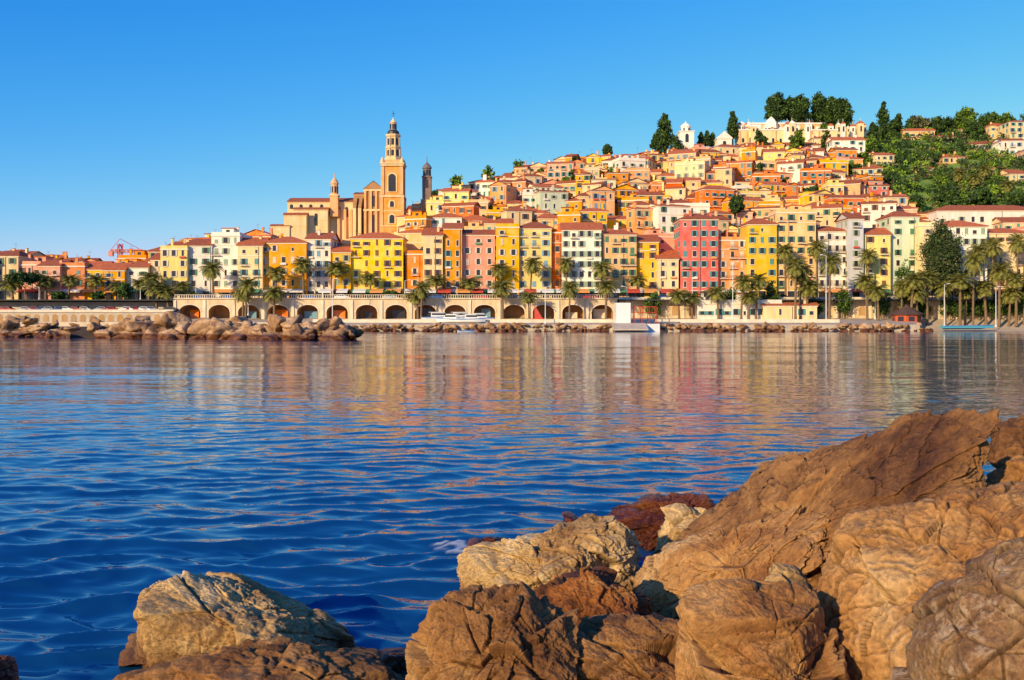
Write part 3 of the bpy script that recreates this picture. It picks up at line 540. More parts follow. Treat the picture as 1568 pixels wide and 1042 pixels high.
# ------------------------------------------------------------ rocks
_ico={}
def ico(n):
    if n not in _ico:
        bm=bmesh.new();bmesh.ops.create_icosphere(bm,subdivisions=n,radius=1);_ico[n]=(np.array([v.co[:] for v in bm.verts]),np.array([[v.index for v in f.verts] for f in bm.faces]));bm.free()
    return _ico[n]
def planes(pts):
    bm=bmesh.new();[bm.verts.new(p) for p in pts];bmesh.ops.convex_hull(bm,input=bm.verts[:]);bm.normal_update();N=[];d=[]
    for f in bm.faces:
        if f.calc_area()<1e-9: continue
        nn=np.array(f.normal);dd=float(np.dot(nn,np.array(f.verts[0].co)))
        if dd<0: nn=-nn;dd=-dd
        if dd>1e-4:N.append(nn);d.append(dd)
    bm.free();return np.array(N),np.array(d)
def rock(pts,lvl,seed,amp=.08,p=60,fr=1.0,cuts=9,cutd=(.74,.93),bed=(0,0,1),K=(16,70),aniso=.8):
    g=np.random.default_rng(int(seed*100)+5)
    pts=np.array(pts,float);c=(pts.min(0)+pts.max(0))/2*.5+pts.mean(0)*.5;q=pts-c
    w,E=np.linalg.eigh(np.cov(q.T));
    if np.linalg.det(E)<0:E[:,0]*=-1
    S=np.sqrt(w)+1e-6;ql=(q@E)/S
    N,d=planes(ql)
    cn=g.normal(size=(cuts,3));cn/=np.linalg.norm(cn,axis=1)[:,None]
    cd=(ql@cn.T).max(0)*g.uniform(cutd[0],cutd[1],cuts);N=np.concatenate([N,cn]);d=np.concatenate([d,cd])
    dirs,Fa=ico(lvl)
    k=np.clip(dirs@N.T,0,None)/d;r=(k**p).sum(1)**(-1/p)
    Vv=((dirs*r[:,None])*S)@E.T; ext=np.abs(q).max(0);size=float(np.mean(ext))
    rd=Vv/np.linalg.norm(Vv,axis=1)[:,None]; P=(Vv+c+seed*7.31)*fr
    warp=np.stack([noise3(P*1.6+5),noise3(P*1.6+50),noise3(P*1.6+90)],1)*.22+np.stack([noise3(P*6+5),noise3(P*6+50),noise3(P*6+90)],1)*.05
    bed=np.array(bed,float);bed/=np.linalg.norm(bed)
    disp=0
    for lv,(kk,am) in enumerate(zip(K,(1.0,.40))):
        sd=Vv[g.integers(0,len(Vv),kk)];X=Vv+warp*size*.5/(lv+1)
        def met(A): return A+np.outer(A@bed,bed)*aniso
        A=met(X);B=met(sd);D2=(A**2).sum(1)[:,None]+(B**2).sum(1)[None,:]-2*A@B.T
        o=np.argpartition(D2,1,axis=1)[:,:2];r_=np.arange(len(A));d0=D2[r_,o[:,0]];d1=D2[r_,o[:,1]];sw=d0>d1
        i0=np.where(sw,o[:,1],o[:,0]);i1=np.where(sw,o[:,0],o[:,1]);e=np.abs(np.sqrt(np.maximum(d1,0))-np.sqrt(np.maximum(d0,0)))
        hh=g.uniform(-1,1,kk);tl=g.normal(size=(kk,3))*1.0/size
        def hf(ii): return hh[ii]*.8+((Vv-sd[ii])*tl[ii]).sum(1)*1.25
        bl=.5*np.clip(1-e/(.024*size),0,1)
        dd=hf(i0)*(1-bl)+hf(i1)*bl
        cr=np.exp(-(e/(.016*size))**2)
        disp=disp+am*(dd-1.5*cr*np.clip(g.uniform(-.5,1,kk)[i0],0,1))
    rg=np.clip(1-np.abs(noise3(P*2.6+31))*2.6,0,1)**6
    disp=amp*(disp+.75*fbm(P*2.2,5,.58)-.35*rg+.42*fbm(P*8,5,.62))
    return Vv+c+rd*disp[:,None],Fa
def rock_mat(name,cols,wet=0.45,spots=False,sc_=1.0):
    m,N,L,b=newmat(name);tc=N.new('ShaderNodeTexCoord');ge=N.new('ShaderNodeNewGeometry')
    n1=N.new('ShaderNodeTexNoise');n1.inputs['Scale'].default_value=1.0*sc_;n1.inputs['Detail'].default_value=10;n1.inputs['Roughness'].default_value=.66;n1.inputs['Distortion'].default_value=.5;L.new(tc.outputs['Object'],n1.inputs[0])
    cr=N.new('ShaderNodeValToRGB');e=cr.color_ramp.elements;ps=[.34,.45,.55,.66];
    e[0].position=ps[0];e[0].color=(*cols[0],1);e[1].position=ps[3];e[1].color=(*cols[3],1)
    for k in(1,2):x=e.new(ps[k]);x.color=(*cols[k],1)
    L.new(n1.outputs[0],cr.inputs[0])
    n2=N.new('ShaderNodeTexNoise');n2.inputs['Scale'].default_value=18*sc_;n2.inputs['Detail'].default_value=8;n2.inputs['Roughness'].default_value=.75;L.new(tc.outputs['Object'],n2.inputs[0])
    mr=N.new('ShaderNodeMapRange');mr.inputs[1].default_value=.35;mr.inputs[2].default_value=.65;mr.inputs[3].default_value=.68;mr.inputs[4].default_value=1.25;L.new(n2.outputs[0],mr.inputs[0])
    m1=N.new('ShaderNodeMix');m1.data_type='RGBA';m1.blend_type='MULTIPLY';m1.inputs[0].default_value=1;L.new(cr.outputs[0],m1.inputs[6]);L.new(mr.outputs[0],m1.inputs[7]);col=m1.outputs[2]
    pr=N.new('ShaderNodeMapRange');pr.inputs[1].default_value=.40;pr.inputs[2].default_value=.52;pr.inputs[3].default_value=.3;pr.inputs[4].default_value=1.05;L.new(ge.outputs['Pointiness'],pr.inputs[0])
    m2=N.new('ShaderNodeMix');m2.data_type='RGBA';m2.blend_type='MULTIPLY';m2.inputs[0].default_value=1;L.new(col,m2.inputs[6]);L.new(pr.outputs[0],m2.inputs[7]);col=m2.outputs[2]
    if spots:
        vo=N.new('ShaderNodeTexNoise');vo.inputs['Scale'].default_value=9;vo.inputs['Detail'].default_value=8;vo.inputs['Roughness'].default_value=.7;L.new(tc.outputs['Object'],vo.inputs[0]);vr=N.new('ShaderNodeMapRange');vr.inputs[1].default_value=.54;vr.inputs[2].default_value=.64;vr.inputs[4].default_value=.7;L.new(vo.outputs[0],vr.inputs[0])
        m4=N.new('ShaderNodeMix');m4.data_type='RGBA';L.new(vr.outputs[0],m4.inputs[0]);L.new(col,m4.inputs[6]);m4.inputs[7].default_value=(.58,.42,.27,1);col=m4.outputs[2]
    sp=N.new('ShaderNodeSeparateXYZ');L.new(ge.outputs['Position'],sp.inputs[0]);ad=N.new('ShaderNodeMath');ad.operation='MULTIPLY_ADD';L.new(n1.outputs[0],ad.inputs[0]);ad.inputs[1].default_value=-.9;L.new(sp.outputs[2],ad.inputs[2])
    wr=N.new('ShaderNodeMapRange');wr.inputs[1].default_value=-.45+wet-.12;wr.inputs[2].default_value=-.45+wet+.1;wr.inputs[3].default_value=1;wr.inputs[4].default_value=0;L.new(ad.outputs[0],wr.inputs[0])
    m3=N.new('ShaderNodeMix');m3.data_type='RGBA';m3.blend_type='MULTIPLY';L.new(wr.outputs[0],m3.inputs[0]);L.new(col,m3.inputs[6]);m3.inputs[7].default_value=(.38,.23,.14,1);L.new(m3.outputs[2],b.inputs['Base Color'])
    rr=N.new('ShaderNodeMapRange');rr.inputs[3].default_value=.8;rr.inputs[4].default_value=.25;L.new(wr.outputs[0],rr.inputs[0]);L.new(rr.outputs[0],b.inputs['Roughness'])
    b.inputs['Specular IOR Level'].default_value=.3
    n3=N.new('ShaderNodeTexNoise');n3.inputs['Scale'].default_value=9*sc_;n3.inputs['Detail'].default_value=12;n3.inputs['Roughness'].default_value=.72;L.new(tc.outputs['Object'],n3.inputs[0])
    bp=N.new('ShaderNodeBump');bp.inputs['Strength'].default_value=.9;bp.inputs['Distance'].default_value=.055/sc_;L.new(n3.outputs[0],bp.inputs['Height']);L.new(bp.outputs[0],b.inputs['Normal']);return m
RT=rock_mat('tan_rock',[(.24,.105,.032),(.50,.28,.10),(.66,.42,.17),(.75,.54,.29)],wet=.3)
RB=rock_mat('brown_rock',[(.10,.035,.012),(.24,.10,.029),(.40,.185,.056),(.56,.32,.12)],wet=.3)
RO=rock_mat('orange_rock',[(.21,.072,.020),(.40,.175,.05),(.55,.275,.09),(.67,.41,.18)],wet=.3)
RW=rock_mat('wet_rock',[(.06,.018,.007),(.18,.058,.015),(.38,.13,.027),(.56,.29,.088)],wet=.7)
RL=rock_mat('lichen_rock',[(.16,.072,.032),(.32,.16,.065),(.43,.25,.11),(.54,.35,.2)],spots=True)
def outline_rock(name,out,D,th,m,lvl=7,seed=1,amp=.07,fs=.62,bs=.75,fo=(0,0),bo=(0,0),p=100,cuts=9,bed=(.2,.1,1),K=(16,70),aniso=.8,extra=()):
    pts=[]
    for o in out:
        d=o[2] if len(o)>2 else D
        pts.append((bx(o[0],d),d,bz(o[1],d)))
    g=np.random.default_rng(seed*13);c=np.mean(pts,0);P=list(pts)
    for s,off,dy in((fs,fo,-th),(bs,bo,th)):
        st=g.integers(0,2)
        for q in pts[st::2]:
            ss=s*g.uniform(.7,1.15);P.append((c[0]+(q[0]-c[0])*ss+off[0],q[1]+dy*g.uniform(.7,1.1),c[2]+(q[2]-c[2])*ss+off[1]))
    for e in extra: P.append((bx(e[0],e[2]),e[2],bz(e[1],e[2])))
    Vv,Fa=rock(P,lvl,seed,amp,p,cuts=cuts,bed=bed,K=K,cutd=(.78,.95),aniso=aniso);return np_obj(name,Vv,Fa,[m])
O=outline_rock
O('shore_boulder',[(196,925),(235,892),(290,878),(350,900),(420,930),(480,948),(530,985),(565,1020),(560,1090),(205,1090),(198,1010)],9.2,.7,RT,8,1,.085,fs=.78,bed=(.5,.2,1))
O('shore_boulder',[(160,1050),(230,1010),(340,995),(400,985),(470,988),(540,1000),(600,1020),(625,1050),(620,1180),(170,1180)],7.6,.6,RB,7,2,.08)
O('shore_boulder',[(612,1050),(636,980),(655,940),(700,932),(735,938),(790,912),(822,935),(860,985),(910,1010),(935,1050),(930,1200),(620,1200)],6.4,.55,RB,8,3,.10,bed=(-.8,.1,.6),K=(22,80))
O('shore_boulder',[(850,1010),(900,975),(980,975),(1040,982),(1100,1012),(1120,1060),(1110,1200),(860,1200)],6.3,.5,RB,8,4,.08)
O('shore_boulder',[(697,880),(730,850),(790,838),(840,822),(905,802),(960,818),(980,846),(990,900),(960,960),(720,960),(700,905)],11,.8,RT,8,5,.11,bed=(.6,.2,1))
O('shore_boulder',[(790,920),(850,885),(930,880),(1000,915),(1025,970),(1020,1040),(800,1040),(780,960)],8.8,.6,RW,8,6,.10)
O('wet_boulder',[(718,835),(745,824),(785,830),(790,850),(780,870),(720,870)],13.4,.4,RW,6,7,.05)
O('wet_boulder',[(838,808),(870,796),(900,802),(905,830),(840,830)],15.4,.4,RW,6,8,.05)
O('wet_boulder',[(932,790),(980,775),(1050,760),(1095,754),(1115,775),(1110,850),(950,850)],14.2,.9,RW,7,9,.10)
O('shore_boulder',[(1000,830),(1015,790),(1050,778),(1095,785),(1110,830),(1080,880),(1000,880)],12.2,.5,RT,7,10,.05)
O('leaning_slab_rock',[(962,905,10.6),(985,870,10.8),(1110,770,10.6),(1180,716,10.3),(1255,682,10.0),(1350,650,9.6),(1500,608,8.8),(1528,614,8.6),(1534,700,8.4),(1522,770,8.2),(1440,800,8.4),(1320,835,8.8),(1240,880,9.2),(1150,935,9.6),(1040,965,10.0),(975,935,10.4)],9.5,.5,RB,8,11,.11,fs=.74,fo=(-.05,-.2),p=100,cuts=4,bed=(-.45,.3,.9),K=(28,110),aniso=1.0)  # darker brown paints the dimmer top face under grazing sun
O('leaning_slab_rock',[(968,905,10.2),(1000,850,10.3),(1080,812,10.1),(1180,786,9.6),(1290,776,9.0),(1300,830,8.8),(1240,880,9.0),(1150,935,9.4),(1040,965,9.8),(975,940,10.1)],9.6,.45,RO,8,23,.12,bed=(-.45,.3,.9),K=(22,90),aniso=.9)  # orange second part of the slab paints its sunlit lower face
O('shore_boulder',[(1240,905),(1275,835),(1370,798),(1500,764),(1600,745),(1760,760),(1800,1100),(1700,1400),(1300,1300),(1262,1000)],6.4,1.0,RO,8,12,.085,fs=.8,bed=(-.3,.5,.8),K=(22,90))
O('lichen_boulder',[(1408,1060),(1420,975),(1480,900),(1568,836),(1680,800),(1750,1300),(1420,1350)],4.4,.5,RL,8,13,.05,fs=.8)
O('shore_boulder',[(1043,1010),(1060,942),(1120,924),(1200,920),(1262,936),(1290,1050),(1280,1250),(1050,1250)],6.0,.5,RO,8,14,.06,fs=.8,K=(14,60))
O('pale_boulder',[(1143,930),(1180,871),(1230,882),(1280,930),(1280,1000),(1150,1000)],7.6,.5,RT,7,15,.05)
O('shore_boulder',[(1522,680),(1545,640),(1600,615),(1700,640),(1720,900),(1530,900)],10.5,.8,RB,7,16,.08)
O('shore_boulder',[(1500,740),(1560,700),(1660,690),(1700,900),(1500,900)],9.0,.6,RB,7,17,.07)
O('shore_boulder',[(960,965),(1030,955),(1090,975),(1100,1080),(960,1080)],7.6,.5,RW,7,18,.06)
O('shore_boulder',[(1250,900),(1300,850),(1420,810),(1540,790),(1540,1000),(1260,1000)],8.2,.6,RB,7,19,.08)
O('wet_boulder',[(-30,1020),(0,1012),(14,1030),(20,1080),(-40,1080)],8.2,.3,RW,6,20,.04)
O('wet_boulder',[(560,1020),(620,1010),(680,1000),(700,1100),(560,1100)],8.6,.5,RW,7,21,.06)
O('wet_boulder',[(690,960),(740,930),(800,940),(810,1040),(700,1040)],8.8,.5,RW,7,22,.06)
def rocks_mass(name,spec,lvl,m,amp):
    Vs=[];Fs=[];o=0
    for i,(x,y,z,sx,sy,sz) in enumerate(spec):
        n=10;a=rng.normal(size=(n,3));a/=np.linalg.norm(a,axis=1)[:,None];a*=rng.uniform(.85,1.3,(n,1));
        Rz=Matrix.Rotation(U(0,6.28),3,'Z')@Matrix.Rotation(U(-.4,.4),3,'X');a=(a*np.array([sx,sy,sz]))@np.array(Rz).T+np.array([x,y,z])
        Vv,Fa=rock(a,lvl,i*.37,amp*min(sx,2)*.5,90,.6,cuts=3,K=(6,14));Vs.append(Vv);Fs.append(Fa+o);o+=len(Vv)
    np_obj(name,np.concatenate(Vs),np.concatenate(Fs),[m])
RBW=rock_mat('breakwater_rock',[(.15,.07,.032),(.32,.17,.08),(.48,.29,.15),(.64,.44,.27)],wet=.75,sc_=.3)
sp=[]
def bwD(b): return np.interp(b,[-300,0,540],[215,172,146])
for i in range(225):
    b=U(-260,532);D0=bwD(b);lay=random.choice((0,0,1,1,2));s=U(.9,2.1)*(1.3 if b>180 else .95)
    if lay==0: y,z=D0+U(-.5,1.5),U(-.3,.6)
    elif lay==1: y,z=D0+U(1.8,3.5),U(.9,1.7)
    else: y,z=D0+U(3.5,6.5),U(1.9,2.6)
    if b>500: z*=.6
    sp.append((bx(b,D0),y,z,s*U(.9,1.4),s,s*U(.55,.8)))
rocks_mass('breakwater_rocks',sp,4,RBW,.16)
mb=MB()
for i in range(20):
    a=-300+i*40;b=a+40
    if b>500: break
    D0,D1=bwD(a)+5,bwD(b)+5;mb.hexa([(bx(a,D0),D0,0),(bx(b,D1),D1,0),(bx(b,D1),D1+7,0),(bx(a,D0),D0+7,0),(bx(a,D0),D0,2.6),(bx(b,D1),D1,2.6),(bx(b,D1),D1+7,2.6),(bx(a,D0),D0+7,2.6)])
    D0-=4;D1-=4;mb.hexa([(bx(a,D0),D0,-1),(bx(b,D1),D1,-1),(bx(b,D1),D1+4,-1),(bx(a,D0),D0+4,-1),(bx(a,D0),D0,.3),(bx(b,D1),D1,.3),(bx(b,D1),D1+4.2,2.2),(bx(a,D0),D0+4.2,2.2)],1)  # dark slope paints the shade seen in gaps between rocks
mb.obj('breakwater_core',[CONC,mat('rock_gap_shade',(.06,.04,.03),.95)])
sp=[]
for i in range(460):
    b=U(330,1425);lay=random.choice((0,1));s=U(.5,1.25);D0=242+(2 if b>1390 else 0)
    sp.append((bx(b,D0),D0+U(-.8,.5)+lay*1.5,(.1 if lay==0 else 1.2)+U(-.2,.3),s*1.3,s,s*.75))
rocks_mass('riprap_rocks',sp,3,RBW,.1)
# ------------------------------------------------------------ boats, cars, furniture
BLUEP=mat('boat_blue',(.05,.2,.5),.4,.1)
def boat_mesh(name,L,W,H,cabin=True,mast=False):
    mb=MB();ns=9;prev=None
    for i in range(ns):
        t=i/(ns-1);x=-L/2+L*t;w=W/2*(1-max(0,(t-.45)/.55)**2.2)*(.9 if i==0 else 1)+.02;dz=H*(1+.25*t*t)
        S=[(x,-w,dz),(x,-w*.85,H*.35),(x,0,0 if t<.85 else H*.35),(x,w*.85,H*.35),(x,w,dz)]
        if prev:
            for k in range(4): mb.poly([prev[k],S[k],S[k+1],prev[k+1]],0)
            mb.poly([prev[0],prev[4],S[4],S[0]],2)
            for k in(0,4): mb.poly([prev[k],S[k],(S[k][0],S[k][1]*1.02,S[k][2]-.18),(prev[k][0],prev[k][1]*1.02,prev[k][2]-.18)],1)
        else: mb.poly(S,0)
        prev=S
    if cabin:
        a,b=-L*.22,L*.2;w=W*.34;z=H*1.02
        mb.hexa([(a,-w,z),(b+.6,-w*.8,z),(b+.6,w*.8,z),(a,w,z),(a,-w*.9,z+1.1),(b-.3,-w*.7,z+1.1),(b-.3,w*.7,z+1.1),(a,w*.9,z+1.1)],0)
        mb.hexa([(a+.2,-w*1.01,z+.45),(b,-w*.86,z+.45),(b,w*.86,z+.45),(a+.2,w*1.01,z+.45),(a+.2,-w*.97,z+.9),(b-.1,-w*.8,z+.9),(b-.1,w*.8,z+.9),(a+.2,w*.97,z+.9)],3)
        mb.box(a-.6,b-.4,-w*.95,w*.95,z+1.12,z+1.22,0)
        for s in(-1,1): mb.tube((a-.5,s*w*.9,z),(a-.5,s*w*.9,z+1.12),.03,.03,4,4)
    if mast: mb.tube((L*.08,0,H),(L*.08,0,H+L*1.2),.07,.04,5,4);mb.tube((L*.08,0,H+1.2),(-L*.4,0,H+1.2),.05,.04,5,4)
    return mb.mesh(name,[WHITE,BLUEP,TRIM,GLASS,METAL])
BM=[boat_mesh('motorboat_a',9,2.9,1.3),boat_mesh('motorboat_b',7,2.4,1.1),boat_mesh('sailboat_a',6.5,2.3,.9,False,True),boat_mesh('dinghy_a',4,1.6,.6,False)]
for b,D,k,r,z in[(672,253,0,.1,1.0),(706,254,0,.05,1.0),(735,253,1,.1,.9),(690,249,1,3.1,.3),(722,248.5,1,.05,.3),(560,256,3,.2,.9),(1210,254,3,.3,.9),(870,254,3,0,.9),(1262,252,3,.1,.9)]:
    place('moored_boat' if z<.5 else 'beached_boat',BM[k],(bx(b,D),D,z+1.3 if z>.5 else z+1.7),r)
place('rowing_boat',BM[3],(bx(714,232),232,-.15),.2)
DM=boat_mesh('long_boat',13,2.2,.9,False);DM.materials[0]=mat('turquoise_paint',(.1,.45,.6),.4,.1);place('turquoise_boat',DM,(bx(1482,250),250,.5),0)
for i,(b,c) in enumerate(((782,(.7,.5,.05)),(790,(.05,.35,.6)),(800,(.1,.4,.1)),(808,(.7,.6,.05)),(818,(.6,.03,.02)),(824,(.65,.06,.03)))):
    m=BM[3].copy();m.materials[0]=mat('hull_paint_%d'%i,c,.4,.05);m.materials[1]=m.materials[0];place('racing_dinghy',m,(bx(b,253),253+U(-1,1),2.5),U(-.6,.6))
mb=MB();mb.poly([(0,0,.6),(2.2,0,.7),(.1,0,4.2)],0);mb.tube((0,0,.3),(0,0,4.4),.05,.03,5,1);mb.obj('small_sail',[AWN[2],METAL],(bx(818,252),252,2.4))
def car_mesh(name,c):
    mb=MB();pr=[(-2.1,.35),(-2.1,.85),(-1.95,1.0),(-1.5,1.05),(-1.05,1.45),(.45,1.47),(1.1,1.0),(1.95,.85),(2.1,.6),(2.1,.35)]
    W=.85;n=len(pr)
    L=[(x,-W*(1 if z<1.1 else .82),z) for x,z in pr];Rr=[(x,W*(1 if z<1.1 else .82),z) for x,z in pr]
    mb.poly(L,0);mb.poly(Rr[::-1],0)
    for k in range(n): k2=(k+1)%n;mb.poly([L[k],L[k2],Rr[k2],Rr[k]],1 if k in(3,5) else 0)
    for s in(-1,1):
        mb.poly([(-1.25,s*.88,1.05),(.85,s*.88,1.05),(.42,s*.76,1.38),(-.98,s*.76,1.38)],1)
        for x in(-1.3,1.3):
            mb.tube((x,s*.70,.32),(x,s*.90,.32),.33,.33,14,2);mb.tube((x,s*.9,.32),(x,s*.91,.32),.19,.17,10,3)
    return mb.mesh(name,[mat(name+'_paint',c,.3,.03,spec=.6),GLASS,mat('tyre',(.02,.02,.02),.9),METAL])
CM=[car_mesh('car_white',(.75,.75,.74)),car_mesh('car_black',(.03,.03,.035)),car_mesh('car_red',(.45,.03,.02)),car_mesh('car_silver',(.4,.42,.44)),car_mesh('car_blue',(.04,.1,.28))]
for i in range(24):
    b=-40+i*13;  D=260.5
    if b<262 and abs(math.sin(i*5))>.25: place('parked_car',random.choice(CM),(bx(b,D),D,4.81),random.choice((0,math.pi))+U(-.1,.1),1.0)
for b in(300,345,480,530,590,660,740,800,850,905,1020,1100,1190,1290,1370,1450,1520): place('parked_car',random.choice(CM),(bx(b+U(-8,8),268),268.5,8.22),random.choice((0,math.pi)))
def lamp(b,e,D,zb):
    mb=MB();H=bz(e,D)-zb;mb.tube((0,0,0),(0,0,H),.12,.06,7,0);mb.tube((0,0,H),(1.1,0,H+.25),.05,.04,5,0);mb.hexa([(.9,-.15,H+.15),(1.6,-.12,H+.15),(1.6,.12,H+.15),(.9,.15,H+.15),(.95,-.1,H+.32),(1.5,-.08,H+.32),(1.5,.08,H+.32),(.95,.1,H+.32)],0);mb.rings(0,0,[(.22,0),(.2,.5),(.12,.6)],8,0);mb.obj('street_lamp',[WHITE if e<445 else METAL],(bx(b,D),D,zb),U(-.5,.5) if R()<.5 else math.pi)
for b,e,D,zb in[(509,428,252,2.2),(835,440,247,1.9),(1122,402,256,2.8),(1265,392,254,2.6),(1446,436,254,1.0),(380,424,262,4),(1525,440,254,1.0),(700,440,270,8.2),(300,438,270,8.2),(960,440,264,3),(1060,425,270,8.2),(1340,420,262,3),(215,440,270,8.2),(60,440,270,8.2),(620,430,270,8.2),(1400,440,264,3)]: lamp(b,e,D,zb)
mb=MB();w=3.0
mb.rings(0,0,[(w*1.2,0),(w*1.2,2.6)],8,0,math.pi/8);mb.rings(0,0,[(w*1.45,2.55),(w*1.45,2.7),(w*.25,4.6),(.1,5.2)],8,1,math.pi/8)
for i in range(8):
    a=math.pi/4*i;c,s=math.cos(a),math.sin(a);r=w*1.2*math.cos(math.pi/8);mb.fbox((c*r,s*r),(-s,c),(c,s),-.75,.75,0,.06,.9,2.1,2);mb.fbox((c*r,s*r),(-s,c),(c,s),-1.2,1.2,.0,.12,.0,.35,3)
mb.obj('red_beach_kiosk',[mat('red_wood',(.55,.10,.04),.7,.2),mat('dark_shingle',(.10,.06,.05),.9,.2),GLASS,TRIM],(bx(1388,256),256,1.6))
mb=MB();mb.box(-4.5,-1,0,4,-1,6.0,0);mb.box(-5,6,-.5,4,-1,.9,0)
for z in(2.2,3.6,5.0): mb.box(-1,5.5,.3,.5,z,z+.14,1);mb.box(-1,5.5,3.5,3.7,z,z+.14,1)
for x in(0,1.8,3.6,5.4): mb.box(x-.07,x+.07,.3,.5,.9,5.2,1);mb.box(x-.07,x+.07,3.5,3.7,.9,5.2,1)
mb.box(-1,5.5,.3,3.7,3.0,3.12,2);mb.hexa([(-5.5,-6,-.6),(2.5,-6,-.6),(2.5,-.5,-.6),(-5.5,-.5,-.6),(-5.5,-6,-.3),(2.5,-6,-.3),(2.5,-.5,1.1),(-5.5,-.5,1.1)],2)
mb.obj('boat_slipway',[WHITE,mat('red_steel',(.5,.05,.03),.5),CONC],(bx(972,241),241,1.0))
mb=MB();D=400.;H=bz(366,D)
def lat(p0,p1,w,n,mi):
    p0=Vector(p0);p1=Vector(p1);d=(p1-p0)/n;ax=d.normalized();a=ax.orthogonal().normalized()*w;c=ax.cross(a).normalized()*w;cs=[a+c,a-c,-a-c,-a+c]
    for q in cs: mb.tube(p0+q,p1+q,.2,.2,4,mi)
    for i in range(n):
        for k in range(4): mb.tube(p0+d*i+cs[k],p0+d*(i+1)+cs[(k+1)%4],.13,.13,3,mi)
lat((0,0,0),(0,0,H-2),.7,16,0);lat((-4,0,H-5),(9,0,H-5),.5,8,1);mb.tube((0,0,H),(8.5,0,H-4.5),.12,.12,3,0);mb.tube((0,0,H),(-3.8,0,H-4.5),.12,.12,3,0);mb.box(-4.5,-2.8,-.7,.7,H-7,H-5,1)
mb.obj('tower_crane',[mat('crane_paint',(.6,.05,.10),.5),mat('crane_jib_paint',(.7,.25,.2),.5)],(bx(184,D),D,0))
# ------------------------------------------------------------ sea
ny=1000;nx=480;yy=3.0*np.exp(np.linspace(0,math.log(250/3.0),ny));uu=np.linspace(-.85,.85,nx)
X=(uu[None,:]*(yy[:,None]+3)).ravel();Y=np.repeat(yy,nx)
def wv(lx,ly,ang,seed):
    c,s=math.cos(ang),math.sin(ang);x=X*c+Y*s;y=-X*s+Y*c;return noise3(np.stack([x/lx+seed,y/ly+seed*2,np.full_like(x,seed*1.7)],1))
near=1/(1+(Y/15)**2)
far=np.clip((Y-18)/30,0,1)
Z=.12*wv(11,3.6,.12,1)*(.28+near)+(.085*wv(3.6,1.25,-.16,2)+.055*wv(2.1,.75,.2,5))*(.26+1.2*near)*np.clip(1.4-Y/90,.2,1)
Z+=far*(.17*wv(30,7.5,.06,21)+.09*wv(17,4.6,-.08,25))*.75
f1=np.clip(1-Y/70,0,1);n3=wv(.9,.38,.1,3);Z+=f1*(.036*n3+.022*wv(.5,.25,-.4,4))*(.45+1.1*near)
chop=1-np.abs(wv(1.7,.85,.2,9))*2;Z+=.14*np.clip(chop,0,1)**2*near
chop=1-np.abs(wv(.8,.45,-.5,12))*2;Z+=.045*np.clip(chop,0,1)**2*near
foam=np.zeros_like(X)
for b,D,r in((706,13.6,.4),):
    foam+=np.exp(-(((X-bx(b,D))/r)**2+((Y-D)/(r*1.1))**2))
fn=fbm(np.stack([X*6,Y*6,X*0],1),4,.6);foam=np.clip((foam*.5-.3+fn*1.1)*2.5,0,.8)*(foam>.2);Z+=foam*.02
idx=np.arange(ny*nx).reshape(ny,nx);Fq=np.stack([idx[:-1,:-1],idx[:-1,1:],idx[1:,1:],idx[1:,:-1]],-1).reshape(-1,4)
V=np.stack([X,Y,Z],1);o=len(V)
V=np.concatenate([V,[(-5000,-300,-.35),(5000,-300,-.35),(5000,300,-.35),(-5000,300,-.35)]]);Fq=np.concatenate([Fq,[[o,o+1,o+2,o+3]]])
m,N,L,b=newmat('sea_water');b.inputs['Roughness'].default_value=.03;b.inputs['IOR'].default_value=1.38
at=N.new('ShaderNodeAttribute');at.attribute_name='foam';mx=N.new('ShaderNodeMix');mx.data_type='RGBA';mx.inputs[6].default_value=(.003,.050,.155,1);mx.inputs[7].default_value=(.6,.62,.62,1);L.new(at.outputs['Fac'],mx.inputs[0]);L.new(mx.outputs[2],b.inputs['Base Color'])
rr=N.new('ShaderNodeMapRange');rr.inputs[3].default_value=.03;rr.inputs[4].default_value=.7;L.new(at.outputs['Fac'],rr.inputs[0]);L.new(rr.outputs[0],b.inputs['Roughness'])
tc=N.new('ShaderNodeTexCoord');mp=N.new('ShaderNodeMapping');mp.inputs['Scale'].default_value=(.28,1,1);L.new(tc.outputs['Object'],mp.inputs[0])
n1=N.new('ShaderNodeTexNoise');n1.inputs['Scale'].default_value=1.5;n1.inputs['Detail'].default_value=4;n1.inputs['Roughness'].default_value=.52;L.new(mp.outputs[0],n1.inputs[0])
bp=N.new('ShaderNodeBump');bp.inputs['Strength'].default_value=1;bp.inputs['Distance'].default_value=.026;L.new(n1.outputs[0],bp.inputs['Height']);L.new(bp.outputs[0],b.inputs['Normal'])
so_=np_obj('sea_water',V,Fq,[m]);A=so_.data.attributes.new('foam','FLOAT','POINT');A.data.foreach_set('value',np.concatenate([foam,np.zeros(4)]).astype(np.float32))
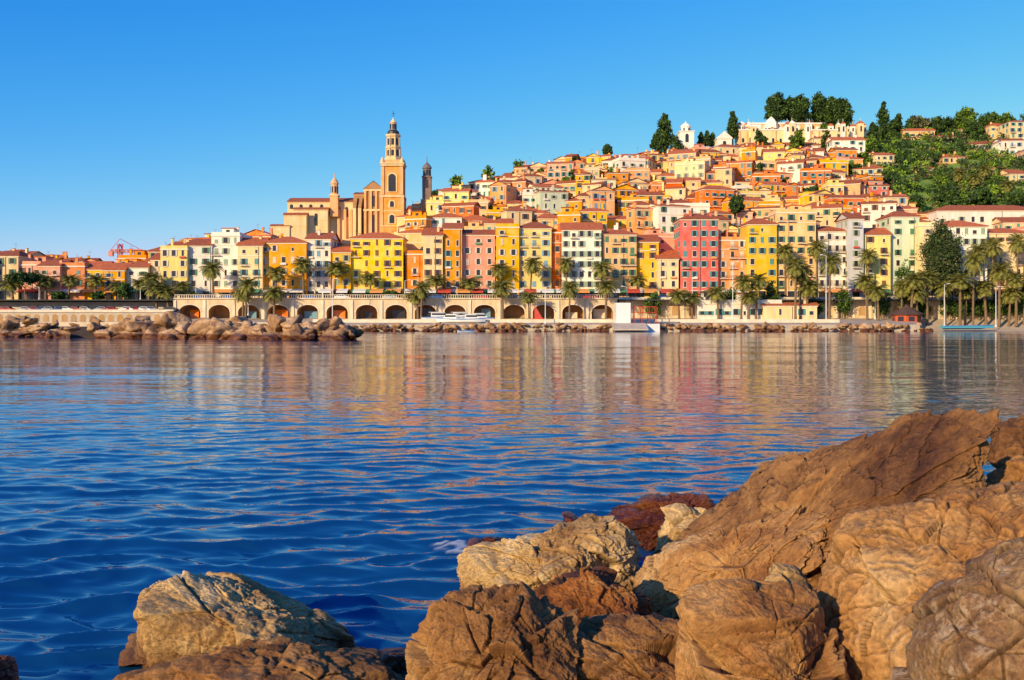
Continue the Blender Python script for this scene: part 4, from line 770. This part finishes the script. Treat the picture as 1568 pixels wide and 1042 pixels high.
# ------------------------------------------------------------ sky, sun, camera
SEL=19;saz=math.radians(219);ST=.13
w=bpy.data.worlds.new('World');sc.world=w;w.use_nodes=True;N=w.node_tree.nodes;L=w.node_tree.links
sk=N.new('ShaderNodeTexSky');sk.sky_type='NISHITA';sk.sun_disc=False;sk.sun_elevation=math.radians(SEL);sk.sun_rotation=saz;sk.air_density=1.0;sk.dust_density=.3;sk.ozone_density=3.0
sx=N.new('ShaderNodeSeparateColor');cb=N.new('ShaderNodeCombineColor');L.new(sk.outputs[0],sx.inputs[0])
for i,(a,g,mxv) in enumerate(((2.8,2.45,.62),(1.12,1.10,.66),(1.10,.42,.90))):
    m0=N.new('ShaderNodeMath');m0.operation='MULTIPLY';m0.inputs[1].default_value=.12;L.new(sx.outputs[i],m0.inputs[0])
    m1=N.new('ShaderNodeMath');m1.operation='POWER';m1.inputs[1].default_value=g;L.new(m0.outputs[0],m1.inputs[0])
    m2=N.new('ShaderNodeMath');m2.operation='MULTIPLY';m2.inputs[1].default_value=a;L.new(m1.outputs[0],m2.inputs[0])
    m3=N.new('ShaderNodeMath');m3.operation='MINIMUM';m3.inputs[1].default_value=mxv;L.new(m2.outputs[0],m3.inputs[0])
    m4=N.new('ShaderNodeMath');m4.operation='MULTIPLY';m4.inputs[1].default_value=1/ST;L.new(m3.outputs[0],m4.inputs[0]);L.new(m4.outputs[0],cb.inputs[i])
bg=N['Background'];bg.inputs['Strength'].default_value=ST;L.new(cb.outputs[0],bg.inputs['Color'])
sd=Vector((math.sin(saz)*math.cos(math.radians(SEL)),math.cos(saz)*math.cos(math.radians(SEL)),math.sin(math.radians(SEL))))
sl=bpy.data.lights.new('sun','SUN');sl.energy=5.0;sl.angle=math.radians(.5);sl.color=(1,.78,.45);so=bpy.data.objects.new('sun',sl);so.rotation_euler=sd.to_track_quat('Z','Y').to_euler();sc.collection.objects.link(so)
cam=bpy.data.cameras.new('camera');cam.lens=35;cam.sensor_width=36;cam.shift_y=-33/1568;cam.clip_end=9000;cam.clip_start=.1
co=bpy.data.objects.new('camera',cam);co.location=(0,0,CZ);co.rotation_euler=(math.pi/2,0,0);sc.collection.objects.link(co);sc.camera=co
sc.view_settings.view_transform='Standard';sc.view_settings.look='None';sc.view_settings.exposure=0
